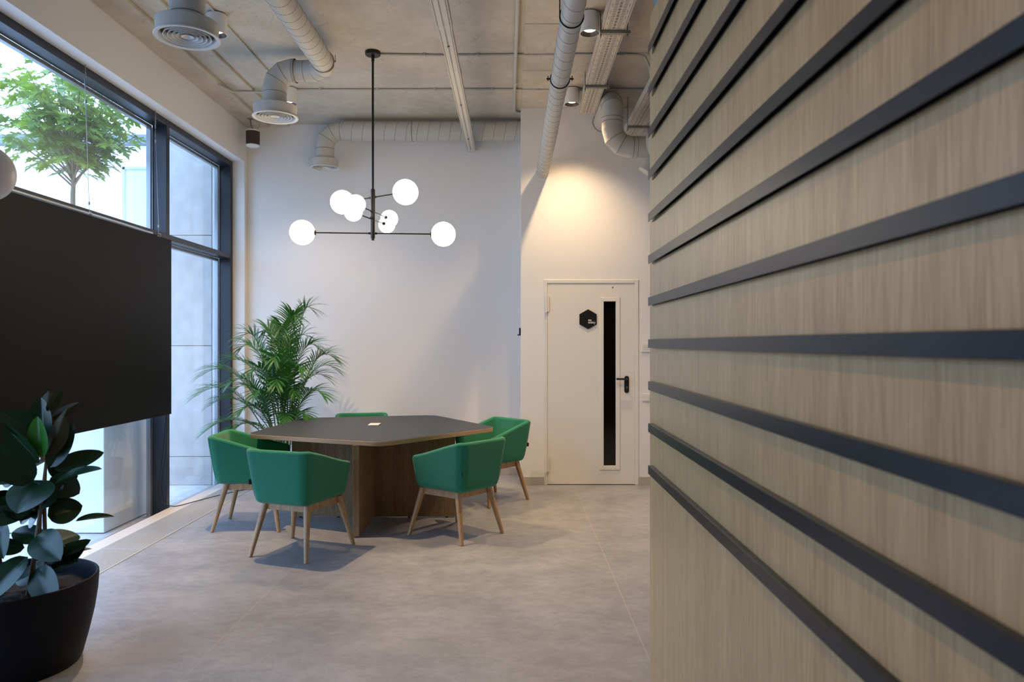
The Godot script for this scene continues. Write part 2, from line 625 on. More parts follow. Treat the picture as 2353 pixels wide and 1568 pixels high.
func room() -> void:
	# floor: base with light joints, wide sheets on it
	var fb := MB.new()
	fb.box(Vector3(WALL_X - 0.36, -0.3, FAR_Z - 0.2), Vector3(EAST_X + 0.2, -0.12, REAR_Z + 0.2))
	fb.box(Vector3(-3.08, -0.12, FAR_Z - 0.2), Vector3(-2.955, -0.002, REAR_Z + 0.2))
	fb.box(Vector3(-2.645, -0.12, FAR_Z - 0.2), Vector3(EAST_X + 0.2, -0.0006, REAR_Z + 0.2))
	var fl := part("floor", fb, M.floor_joint, self)
	tag(fl, "grey-beige concrete-look floor laid in wide sheets with thin pale joints", "floor", "", "structure")
	var xs := [-2.645, -1.457, 0.639, EAST_X]
	for k in 3:
		box("floor_sheet", Vector3(xs[k] + (0.0016 if k else 0.0), -0.002, FAR_Z), Vector3(xs[k + 1] - 0.0016, 0.0, REAR_Z), 0.0, M.floor_vinyl, fl)
	box("floor_sill", Vector3(-3.085, -0.012, -8.21), Vector3(-2.955, 0.002, WIN_END), 0.0, M.sill_stone, fl)

	var ce := box("ceiling", Vector3(WALL_X - 0.36, CEIL, FAR_Z - 0.2), Vector3(EAST_X + 0.2, CEIL + 0.2, REAR_Z + 0.2), 0.0, M.ceiling_paint, self)
	tag(ce, "painted bare concrete ceiling with cracks and stains", "ceiling", "", "structure")
	# ribs of the edge beam over the windows
	tag(box("trim_1", Vector3(WALL_X, CEIL - 0.035, FAR_Z), Vector3(-2.73, CEIL, REAR_Z), 0.006, M.ceiling_paint, self), "wide painted ceiling rib along the top of the window wall", "ceiling rib", "", "structure")
	tag(box("trim_2", Vector3(-2.63, CEIL - 0.025, FAR_Z), Vector3(-2.50, CEIL, REAR_Z), 0.006, M.ceiling_paint, self), "narrow painted ceiling rib beside the wide one over the windows", "ceiling rib", "", "structure")
	# old concrete infill slabs between conduit and round duct
	var zs := [FAR_Z + 0.6, -6.62, -5.65, -4.4, -3.2]
	for k in 4:
		box("infill_slab", Vector3(0.09, CEIL - 0.008, zs[k] + 0.006), Vector3(0.50, CEIL + 0.01, zs[k + 1] - 0.006), 0.003, M.ceiling_paint, ce)

	var wl := MB.new()
	wl.box(Vector3(WALL_X - 0.36, 3.50, FAR_Z), Vector3(WALL_X, CEIL, REAR_Z))
	wl.box(Vector3(WALL_X - 0.36, -0.1, FAR_Z), Vector3(WALL_X, 3.50, -8.21))
	wl.box(Vector3(WALL_X - 0.36, -0.1, WIN_END), Vector3(WALL_X, 3.50, REAR_Z))
	tag(part("wall_left", wl, M.wall_paint, self), "white plastered wall band framing the tall windows", "wall", "", "structure")
	tag(box("wall_far", Vector3(WALL_X - 0.36, -0.1, FAR_Z - 0.2), Vector3(STEP_X, CEIL, FAR_Z), 0.0, M.wall_paint, self), "plain white wall behind the potted palm and the table", "wall", "", "structure")

	# wall with the door: two piers and a lintel leave the doorway open
	var wd := MB.new()
	wd.box(Vector3(STEP_X, -0.1, FAR_Z - 0.2), Vector3(0.33, CEIL, DOOR_Z))
	wd.box(Vector3(1.308, -0.1, FAR_Z - 0.2), Vector3(EAST_X, CEIL, DOOR_Z))
	wd.box(Vector3(0.33, 2.14, FAR_Z - 0.2), Vector3(1.308, CEIL, DOOR_Z))
	wd.box(Vector3(0.33, -0.1, FAR_Z - 0.2), Vector3(1.308, 2.14, DOOR_Z - 0.2))
	tag(part("wall_door", wd, M.wall_paint, self), "white wall around the no-entry door, lit by a downlight", "wall", "", "structure")
	tag(box("wall_east", Vector3(EAST_X, -0.1, FAR_Z - 0.2), Vector3(EAST_X + 0.2, CEIL, REAR_Z + 0.2), 0.0, M.wall_paint, self), "plain white wall hidden behind the slatted partition", "wall", "", "structure")
	tag(box("wall_rear", Vector3(WALL_X - 0.36, -0.1, REAR_Z), Vector3(EAST_X, CEIL, REAR_Z + 0.2), 0.0, M.wall_paint, self), "plain white wall closing the room opposite the door", "wall", "", "structure")

	# right: blue upper wall, veneer cladding and dark horizontal slats
	var wr := box("wall_right", Vector3(CLAD_X + 0.018, 0.0, CLAD_END + 0.004), Vector3(CLAD_X + 0.22, CEIL, REAR_Z), 0.0, M.blue_paint, self)
	tag(wr, "wall clad in pale wood veneer with dark horizontal slats, blue paint above", "wall", "", "structure")
	var vp := box("veneer_panel", Vector3(CLAD_X, 0.004, CLAD_END), Vector3(CLAD_X + 0.018, 2.912, REAR_Z), 0.0015, M.veneer_pale, wr)
	tag(vp, "pale wood veneer sheet with fine vertical grain", "")
	for k in range(-3, 8):
		var y := 1.478 + k * 0.1807
		var mb := MB.new()
		mb.box(Vector3(CLAD_X - 0.020, y - 0.0185, -3.177), Vector3(CLAD_X - 0.0175, y + 0.0185, REAR_Z - 0.05), 0.0008)
		mb.box(Vector3(CLAD_X - 0.018, y + 0.0160, -3.177), Vector3(CLAD_X, y + 0.0185, REAR_Z - 0.05), 0.0008)
		mb.box(Vector3(CLAD_X - 0.003, y - 0.0185, -3.177), Vector3(CLAD_X, y + 0.0150, REAR_Z - 0.05), 0.0008)
		part("slat", mb, M.slat_dark, wr)

	# skirting boards
	var sk := [["baseboard_far", Vector3(WALL_X, 0, FAR_Z), Vector3(STEP_X - 0.012, 0.086, FAR_Z + 0.012), "pale grey skirting board along the plain far wall"],
		["baseboard_step", Vector3(STEP_X - 0.012, 0, FAR_Z), Vector3(STEP_X, 0.086, DOOR_Z + 0.012), "pale grey skirting board around the wall corner"],
		["baseboard_door_left", Vector3(STEP_X, 0, DOOR_Z), Vector3(0.327, 0.086, DOOR_Z + 0.012), "grey skirting board on the hinge side of the door"],
		["baseboard_door_right", Vector3(1.313, 0, DOOR_Z), Vector3(EAST_X, 0.086, DOOR_Z + 0.012), "grey skirting board on the handle side of the door"]]
	for s in sk:
		tag(box(s[0], s[1], s[2], 0.002, M.skirting, self), s[3], "skirting", "", "structure")

func window_bay(idx: int, z0: float, z1: float, label: String) -> void:
	# z0 nearer the rear (larger z), z1 nearer the far wall; the bay owns the mullion at its far end
	var w := thing("window_%d" % idx, label, "window", Vector3.ZERO, 0.0, "", "structure")
	var T := 3.50
	var mb := MB.new()
	mb.box(Vector3(FRAME_X - 0.13, -0.1, z1), Vector3(FRAME_X, T, z1 + 0.06), 0.003)
	part("mullion", mb, M.frame_dark, w)
	var g0 := z0
	if is_equal_approx(z0, WIN_END):
		box("mullion", Vector3(FRAME_X - 0.13, -0.1, z0 - 0.06), Vector3(FRAME_X, T, z0), 0.003, M.frame_dark, w)
		g0 = z0 - 0.06
	var g1 := z1 + 0.06
	box("head_rail", Vector3(FRAME_X - 0.13, T - 0.06, g1), Vector3(FRAME_X, T, g0), 0.003, M.frame_dark, w)
	box("transom", Vector3(FRAME_X - 0.13, 2.415, g1), Vector3(FRAME_X, 2.465, g0), 0.003, M.frame_dark, w)
	box("bottom_rail", Vector3(-3.29, -0.119, g1), Vector3(-3.082, -0.098, g0), 0.002, M.frame_dark, w)
	for r in [[-0.098, 2.415], [2.465, T - 0.06]]:
		var fr := MB.new()   # glazing bead around the pane
		fr.box(Vector3(-3.285, r[0], g1), Vector3(-3.245, r[1], g1 + 0.03), 0.002)
		fr.box(Vector3(-3.285, r[0], g0 - 0.03), Vector3(-3.245, r[1], g0), 0.002)
		fr.box(Vector3(-3.285, r[1] - 0.03, g1 + 0.03), Vector3(-3.245, r[1], g0 - 0.03), 0.002)
		fr.box(Vector3(-3.285, r[0], g1 + 0.03), Vector3(-3.245, r[0] + 0.012, g0 - 0.03), 0.002)
		part("glazing_bead", fr, M.frame_bead, w)
		box("pane", Vector3(-3.272, r[0] + 0.008, g1 + 0.02), Vector3(-3.266, r[1] - 0.02, g0 - 0.02), 0.0, M.window_glass, w)

func windows() -> void:
	window_bay(1, -6.70, -8.21, "narrow floor-to-head dark-framed window looking onto granite pier")
	window_bay(2, WIN_END, -6.70, "wide dark-framed window with maple outside, half covered by black panel")

func floor_grilles() -> void:
	var zs := [-8.20, -5.29, -2.40, 0.2]
	var labels := ["long linear metal floor grille running to the far corner behind the chairs", "linear metal floor grille section beside the rubber plant pot", "linear metal floor grille section reaching back towards the rear wall"]
	for k in 3:
		var a: float = zs[k] + 0.003
		var b: float = zs[k + 1] - 0.003
		var t := thing("floor_grille", labels[k], "grille", Vector3.ZERO, 0.0, "floor grilles under the windows")
		var fr := MB.new()
		fr.box(Vector3(-2.955, -0.02, a), Vector3(-2.949, 0.004, b))
		fr.box(Vector3(-2.651, -0.02, a), Vector3(-2.645, 0.004, b))
		fr.box(Vector3(-2.949, -0.02, a), Vector3(-2.651, 0.003, a + 0.006))
		fr.box(Vector3(-2.949, -0.02, b - 0.006), Vector3(-2.651, 0.003, b))
		part("frame", fr, M.grille_metal, t)
		var tr := MB.new()
		tr.box(Vector3(-2.955, -0.118, a), Vector3(-2.645, -0.114, b))
		tr.box(Vector3(-2.955, -0.114, a), Vector3(-2.952, -0.004, b))
		tr.box(Vector3(-2.648, -0.114, a), Vector3(-2.645, -0.004, b))
		part("trough", tr, M.galvanised, t)
		for q in 3:   # convector pipe and fins below the slats
			var pp := MB.new()
			var px: float = -2.88 + q * 0.08
			pp.tube([Vector3(px, -0.07, a + 0.02), Vector3(px, -0.07, b - 0.02)], 0.014, 8)
			part("convector_pipe", pp, M.copper, t)
		for s in 18:
			var x := -2.949 + 0.298 * (s + 0.5) / 18.0
			box("slat", Vector3(x - 0.005, -0.016, a + 0.006), Vector3(x + 0.005, 0.0035, b - 0.006), 0.001, M.grille_metal, t)

# ---------------------------------------------------------------- door and wall fittings
func door() -> void:
	var z := DOOR_Z
	var d := thing("door_1", "white metal door with narrow dark window slit and black no-entry sign", "door", Vector3(0, 0, 0), 0.0, "", "structure")
	var fr := MB.new()   # frame around the leaf
	fr.box(Vector3(0.327, 0, z - 0.1), Vector3(0.362, 2.143, z + 0.009), 0.003)
	fr.box(Vector3(1.276, 0, z - 0.1), Vector3(1.313, 2.143, z + 0.009), 0.003)
	fr.box(Vector3(0.362, 2.106, z - 0.1), Vector3(1.276, 2.143, z + 0.009), 0.003)
	part("door_frame", fr, M.door_paint, d)
	# leaf in four pieces around the slit
	var x0 := 0.3635
	var x1 := 1.2745
	var s0 := 0.949
	var s1 := 1.077
	var y0 := 0.199
	var y1 := 1.916
	var lf := MB.new()
	lf.box(Vector3(x0, 0.008, z - 0.05), Vector3(s0, 2.1045, z + 0.002))
	lf.box(Vector3(s1, 0.008, z - 0.05), Vector3(x1, 2.1045, z + 0.002))
	lf.box(Vector3(s0, 0.008, z - 0.05), Vector3(s1, y0, z + 0.002))
	lf.box(Vector3(s0, y1, z - 0.05), Vector3(s1, 2.1045, z + 0.002))
	part("leaf", lf, M.door_paint, d)
	box("slit_glass", Vector3(s0, y0, z - 0.03), Vector3(s1, y1, z - 0.022), 0.0, M.screen_black, d)
	var sf := MB.new()
	sf.box(Vector3(s0 - 0.041, y0 - 0.041, z + 0.002), Vector3(s0, y1 + 0.041, z + 0.010), 0.002)
	sf.box(Vector3(s1, y0 - 0.041, z + 0.002), Vector3(s1 + 0.041, y1 + 0.041, z + 0.010), 0.002)
	sf.box(Vector3(s0, y0 - 0.041, z + 0.002), Vector3(s1, y0, z + 0.010), 0.002)
	sf.box(Vector3(s0, y1, z + 0.002), Vector3(s1, y1 + 0.041, z + 0.010), 0.002)
	part("slit_frame", sf, M.door_paint, d)
	for y in [1.887, 0.218]:
		var h := MB.new()
		h.tube([Vector3(0.350, y - 0.085, z + 0.022), Vector3(0.350, y + 0.085, z + 0.022)], 0.010, 10)
		h.box(Vector3(0.340, y - 0.08, z + 0.012), Vector3(0.378, y + 0.08, z + 0.018), 0.001)
		h.ring(Vector3(0.350, y + 0.03, z + 0.022), Vector3.UP, 0.010, 0.0012, 12, 4)
		h.ring(Vector3(0.350, y - 0.04, z + 0.022), Vector3.UP, 0.010, 0.0012, 12, 4)
		part("hinge", h, M.door_paint, d)
	# black handle: rounded plate, lever, keyhole
	var pl := MB.new()
	var out := PackedVector2Array()
	for k in 24:
		var a := TAU * k / 24.0
		out.append(Vector2(cos(a) * 0.025, sin(a) * 0.025 + (0.064 if sin(a) >= 0.0 else -0.064)))
	pl.loft(out, [Vector2(0, 0), Vector2(0, 0.006), Vector2(0.003, 0.009)])
	var hp := part("handle_plate", pl, M.black_plastic, d)
	hp.transform = Transform3D(Basis(Vector3(1, 0, 0), Vector3(0, 0, 1), Vector3(0, 1, 0)), Vector3(1.189, 1.050, z + 0.002))
	var lv := MB.new()
	lv.tube([Vector3(1.189, 1.108, z + 0.008), Vector3(1.189, 1.108, z + 0.05), Vector3(1.178, 1.108, z + 0.058), Vector3(1.075, 1.108, z + 0.058)], 0.0105, 12)
	part("lever", lv, M.black_plastic, d)
	var kh := MB.new()
	kh.tube([Vector3(1.191, 1.022, z + 0.010), Vector3(1.191, 1.022, z + 0.0135)], 0.008, 12)
	kh.box(Vector3(1.188, 1.002, z + 0.010), Vector3(1.194, 1.02, z + 0.0132))
	part("keyhole", kh, M.galvanised, d)
	var bo := MB.new()
	bo.tube([Vector3(1.045, 2.062, z + 0.001), Vector3(1.045, 2.062, z + 0.0045)], 0.008, 12)
	part("screw_cap", bo, M.galvanised, d)
	# hexagonal sign
	var sg := thing("door_sign", "black hexagonal sign reading no entry on white door", "sign", Vector3(0.786, 1.730, z + 0.002))
	var hx := PackedVector2Array()
	for k in 6:
		hx.append(Vector2(sin(TAU * k / 6.0), cos(TAU * k / 6.0)) * 0.104)
	var hb := MB.new()
	hb.loft(hx, [Vector2(0, 0.004), Vector2(0, 0.010), Vector2(0.001, 0.011)])
	part("plate", hb, M.black_plastic, sg).transform = Transform3D(Basis(Vector3(1, 0, 0), Vector3(0, 0, 1), Vector3(0, 1, 0)), Vector3.ZERO)
	var font := SystemFont.new()
	font.font_names = PackedStringArray(["Droid Sans"])
	font.font_weight = 700
	for l in [["no", -0.010], ["entry", -0.0345]]:
		var tm := TextMesh.new()
		tm.text = l[0]
		tm.font = font
		tm.font_size = 32
		tm.pixel_size = 0.00092
		tm.depth = 0.0012
		tm.horizontal_alignment = HORIZONTAL_ALIGNMENT_LEFT
		tm.vertical_alignment = VERTICAL_ALIGNMENT_CENTER
		tm.material = M.wax_white
		inst("lettering", tm, sg, Transform3D(Basis(), Vector3(0.0, l[1], 0.0118)))

	# fittings on the walls
	var kp := thing("wall_keypad", "small white keypad plate with dots beside the door", "keypad", Vector3(1.392, 1.435, z))
	box("plate", Vector3(-0.05, -0.05, 0), Vector3(0.05, 0.05, 0.014), 0.004, M.white_plastic, kp)
	for r in 3:
		for c in 3:
			box("key", Vector3(-0.028 + c * 0.02, -0.026 + r * 0.02, 0.0135), Vector3(-0.016 + c * 0.02, -0.014 + r * 0.02, 0.0165), 0.002, M.diffuser_white, kp)
	var sw := thing("light_switch", "plain white light switch below the keypad by the door", "switch", Vector3(1.392, 0.912, z))
	box("plate", Vector3(-0.043, -0.043, 0), Vector3(0.043, 0.043, 0.009), 0.003, M.white_plastic, sw)
	box("rocker", Vector3(-0.032, -0.032, 0.009), Vector3(0.032, 0.032, 0.012), 0.002, M.white_plastic, sw)
	var hk := thing("wall_hook", "small black hook on the edge of the wall corner", "hook", Vector3(STEP_X, 1.60, -7.78))
	box("back_plate", Vector3(-0.019, -0.04, -0.012), Vector3(0, 0.042, 0.012), 0.003, M.black_plastic, hk)
	var hm := MB.new()
	hm.tube([Vector3(-0.015, -0.032, 0), Vector3(-0.028, -0.034, 0), Vector3(-0.034, -0.028, 0)], 0.0075, 8)
	part("prong", hm, M.black_plastic, hk)
	var so := thing("wall_socket", "white wall socket low on the far wall behind the palm", "socket", Vector3(-2.49, 0.36, FAR_Z))
	box("plate", Vector3(-0.03, -0.04, 0), Vector3(0.03, 0.04, 0.01), 0.003, M.white_plastic, so)
	box("insert", Vector3(-0.012, -0.02, 0.01), Vector3(0.012, 0.02, 0.0115), 0.001, M.galvanised, so)

# ---------------------------------------------------------------- hanging black panel
func black_panel() -> void:
	var t := thing("hanging_panel", "large flat black panel hung on wires in front of window", "panel", Vector3(-3.07, 0.845, -5.1))
	box("board", Vector3(-0.008, 0.0, -1.52), Vector3(0.008, 1.56, 1.62), 0.002, M.panel_black, t)
	var r := MB.new()
	r.tube([Vector3(0.004, 1.572, -1.18), Vector3(0.004, 1.572, 1.60)], 0.009, 10)
	part("top_rail", r, M.aluminium, t)
	var e := MB.new()
	e.tube([Vector3(0.004, 1.572, -1.26), Vector3(0.004, 1.572, -1.18)], 0.012, 10)
	part("rail_end", e, M.black_plastic, t)
	for z in [-0.25, -1.30]:
		var w := MB.new()
		w.tube([Vector3(-0.03, 2.655, z), Vector3(-0.03, 2.60, z)], 0.004, 6)
		w.tube([Vector3(-0.03, 2.60, z), Vector3(-0.03, 2.50, z)], 0.006, 6)
		w.tube([Vector3(-0.03, 2.50, z), Vector3(0.0, 1.58, z)], 0.0018, 6)
		w.tube([Vector3(-0.026, 2.40, z), Vector3(-0.025, 2.375, z)], 0.008, 6)
		w.tube([Vector3(-0.0026, 1.66, z), Vector3(-0.001, 1.64, z)], 0.007, 6)
		w.ring(Vector3(0.004, 1.572, z), Vector3(0, 0, 1), 0.014, 0.003, 14, 5)
		part("hanging_wire", w, M.steel_wire, t)
	# black cable from the panel down the mullion and over the floor grille
	var cb := MB.new()
	var pts := []
	var ctl := [Vector3(-3.10, 0.86, -6.60), Vector3(-3.125, 0.55, -6.605), Vector3(-3.17, 0.25, -6.61), Vector3(-3.16, 0.08, -6.60), Vector3(-3.06, 0.012, -6.64), Vector3(-2.96, 0.012, -6.80), Vector3(-2.86, 0.013, -7.05), Vector3(-2.74, 0.013, -7.30), Vector3(-2.58, 0.008, -7.55), Vector3(-2.45, 0.008, -7.80)]
	var cv := Curve3D.new()
	for i in ctl.size():
		var tg: Vector3 = (ctl[mini(i + 1, ctl.size() - 1)] - ctl[maxi(i - 1, 0)]) / 6.0
		cv.add_point(ctl[i], -tg, tg)
	pts = Array(cv.tessellate(4, 4.0))
	cb.tube(pts, 0.0038, 6)
	tag(part("power_cable", cb, M.black_plastic, self), "thin black cable trailing down the mullion and over the floor grille", "cable")

# ---------------------------------------------------------------- chandelier and lamps
func chandelier() -> void:
	var c := Vector3(-1.177, 0, -6.21)
	var t := thing("globe_chandelier", "black chandelier with eight lit white globes over the table", "chandelier", Vector3(c.x, 2.345, c.z))
	var cn := MB.new()
	cn.lathe(Vector3(0, CEIL - 2.345, 0), [Vector2(0.0, 0.0), Vector2(0.064, 0.0), Vector2(0.064, -0.028), Vector2(0.060, -0.032), Vector2(0.0, -0.032)], 32)
	part("canopy", cn, M.black_metal, t)
	var rd := MB.new()
	rd.tube([Vector3(0, CEIL - 2.345 - 0.03, 0), Vector3(0, 0.42, 0)], 0.0095, 12)
	rd.tube([Vector3(0, CEIL - 2.345 - 0.031, 0), Vector3(0, CEIL - 2.345 - 0.08, 0)], 0.013, 12)
	part("rod", rd, M.black_metal, t)
	var hb := MB.new()
	hb.lathe(Vector3.ZERO, [Vector2(0, 0.0), Vector2(0.012, 0.0), Vector2(0.012, 0.018), Vector2(0.0185, 0.018), Vector2(0.0185, 0.423), Vector2(0.014, 0.433), Vector2(0.0, 0.433)], 20)
	part("hub", hb, M.bronze, t)
	# arms: [end a, end b, height, globe radius]
	var arms := [
		[Vector3(-0.58, 0, 0.05), Vector3(0.589, 0, -0.05), 0.06, 0.104],
		[Vector3(-0.306, 0, -0.214), Vector3(0.306, 0, 0.214), 0.363, 0.104],
		[Vector3(-0.070, 0, 0.341), Vector3(0.082, 0, -0.341), 0.240, 0.077],
		[Vector3(-0.100, 0, 0.300), Vector3(0.060, 0, -0.335), 0.185, 0.073]]
	for a in arms:
		var h := Vector3(0, a[2], 0)
		var ar := MB.new()
		ar.tube([a[0] + h, a[1] + h], 0.0055, 8)
		for e in 2:
			var o: Vector3 = a[e].normalized()
			ar.tube([h + o * 0.017, h + o * 0.036], 0.0095, 10)
			ar.tube([h + a[e] - o * (a[3] + 0.006), h + a[e] - o * (a[3] - 0.012)], 0.022 if a[3] > 0.09 else 0.015, 12)
		part("arm", ar, M.bronze, t)
		for e in 2:
			var g := MB.new()
			g.sphere(Vector3.ZERO, a[3], 32)
			var o := part("lamp_globe", g, M.globe_glow, t)
			o.position = h + a[e]
			var li := OmniLight3D.new()
			li.name = "globe_light"
			li.light_color = Color(1.0, 0.90, 0.76)
			li.light_energy = 0.08
			li.light_size = a[3] * 0.95
			li.omni_range = 14.0
			li.omni_attenuation = 2.0
			li.shadow_enabled = true
			o.add_child(li)
	# unlit globe pendant at the edge of the view
	var p := thing("globe_pendant", "unlit white globe pendant hanging in front of black panel", "pendant lamp", Vector3(-2.30, 2.22, -3.2))
	var gg := MB.new()
	gg.sphere(Vector3.ZERO, 0.125, 40)
	part("globe", gg, M.globe_off, p)
	var gr := MB.new()
	gr.tube([Vector3(0, 0.12, 0), Vector3(0, CEIL - 2.22, 0)], 0.006, 8)
	gr.tube([Vector3(0, 0.115, 0), Vector3(0, 0.16, 0)], 0.03, 16)
	gr.lathe(Vector3(0, CEIL - 2.22, 0), [Vector2(0, 0), Vector2(0.06, 0), Vector2(0.06, -0.03), Vector2(0, -0.03)], 24)
	part("rod", gr, M.black_metal, p)

func downlight(x: float, z: float, label: String, energy: float, group := "cylinder downlights on the ceiling") -> void:
	var t := thing("downlight", label, "downlight", Vector3(x, CEIL - 0.155, z), 0.0, group)
	var h := MB.new()
	h.lathe(Vector3.ZERO, [Vector2(0.0, 0.145), Vector2(0.073, 0.145), Vector2(0.073, 0.0), Vector2(0.069, 0.0)], 32)
	part("housing", h, M.white_plastic, t)
	var mt := MB.new()
	mt.lathe(Vector3.ZERO, [Vector2(0.0, 0.155), Vector2(0.05, 0.155), Vector2(0.05, 0.145)], 24)
	part("mounting_plate", mt, M.black_metal, t)
	var b := MB.new()
	b.lathe(Vector3.ZERO, [Vector2(0.069, 0.0), Vector2(0.046, 0.030)], 32)
	part("reflector", b, M.dark_bore, t)
	var l := MB.new()
	l.lathe(Vector3.ZERO, [Vector2(0.047, 0.030), Vector2(0.034, 0.022), Vector2(0.0, 0.020)], 24)
	part("lamp_lens", l, M.lamp_glow, t)
	var s := SpotLight3D.new()
	s.name = "downlight_beam"
	s.position = Vector3(0, -0.004, 0)
	s.rotation.x = -PI / 2
	s.light_color = Color(1.0, 0.855, 0.66)
	s.light_energy = energy
	s.light_size = 0.03
	s.spot_angle = 58.0
	s.spot_angle_attenuation = 1.0
	s.spot_range = 16.0
	s.spot_attenuation = 2.0
	s.shadow_enabled = true
	t.add_child(s)

func downlights() -> void:
	downlight(0.572, -5.475, "lit white cylinder downlight between round duct and slotted tray, away from door", 7.4)
	downlight(0.570, -7.10, "lit white cylinder downlight closest to the white door wall", 4.9)
	downlight(-2.205, -5.50, "lit white cylinder downlight partly behind the straight-necked air diffuser", 11.5)
	downlight(-2.150, -7.09, "lit white cylinder downlight almost hidden behind the elbowed duct", 4.0)
	downlight(-0.75, -1.30, "white cylinder downlight facing the slatted wall, closer to the table", 1.7, "downlights facing the slatted wall")
	downlight(-0.75, 0.40, "white cylinder downlight facing the slatted wall, closer to the rear wall", 1.7, "downlights facing the slatted wall")

# ---------------------------------------------------------------- ducts, trays, conduits
func helix(mb: MB, a: Vector3, b: Vector3, r: float, pitch: float, thick := 0.003) -> void:
	var ax := (b - a)
	var len := ax.length()
	var t := ax / len
	var f := MB.frame_of(t)
	var turns := len / pitch
	var steps := int(turns * 20)
	var rows := []
	var prev := -1
	for i in steps + 1:
		var an := TAU * turns * i / steps
		var o: Vector3 = f[0] * cos(an) + f[1] * sin(an)
		var p := a + t * (len * i / steps)
		var base := mb.v.size()
		mb.vert(p + o * r - t * thick, (o - t).normalized())
		mb.vert(p + o * (r + thick * 0.8), o)
		mb.vert(p + o * r + t * thick, (o + t).normalized())
		if prev >= 0:
			for k in 2:
				mb.tri_i(prev + k, prev + k + 1, base + k + 1)
				mb.tri_i(prev + k, base + k + 1, base + k)
		prev = base

func ring_part(t: Node3D, c: Vector3, axis: Vector3, r: float, thick := 0.003) -> void:
	var m := MB.new()
	m.ring(c, axis, r, thick)
	part("joint_ring", m, M.duct_seam, t)

func arc_points(c: Vector3, u: Vector3, w: Vector3, r: float, cuts: int) -> Array:
	# mitre points of a quarter bend from c + u*r (moving along w) to c + w*r
	var out := []
	for k in cuts + 1:
		var a := (PI / 2) * k / cuts
		out.append(c + (u * cos(a) + w * sin(a)) * r)
	return out

func diffuser(t: Node3D, bottom: Vector3, r: float, neck: float, collar_h: float) -> void:
	var c := MB.new()
	c.lathe(bottom, [Vector2(neck, collar_h + 0.012), Vector2(r * 0.95, collar_h + 0.004), Vector2(r * 0.96, collar_h), Vector2(r * 0.92, 0.012)], 40)
	part("collar", c, M.duct_paint, t)
	var d := MB.new()
	d.lathe(bottom, [Vector2(r * 0.92, 0.014), Vector2(r, 0.008), Vector2(r, 0.003), Vector2(r * 0.985, 0.0), Vector2(r * 0.87, 0.004), Vector2(r * 0.80, 0.034)], 40)
	var df := part("diffuser", d, M.diffuser_white, t)
	for q in 5:
		var ro: float = r * (0.73 - q * 0.135)
		var m := MB.new()
		if q < 4:
			m.lathe(bottom, [Vector2(ro, 0.006), Vector2(ro * 0.97, 0.007), Vector2(ro - r * 0.075, 0.038), Vector2(ro - r * 0.075 + 0.002, 0.039), Vector2(ro, 0.006)], 36)
		else:
			m.lathe(bottom, [Vector2(ro, 0.010), Vector2(r * 0.02, 0.030), Vector2(0.0, 0.030)], 28)
		part("cone_ring", m, M.diffuser_white, df)

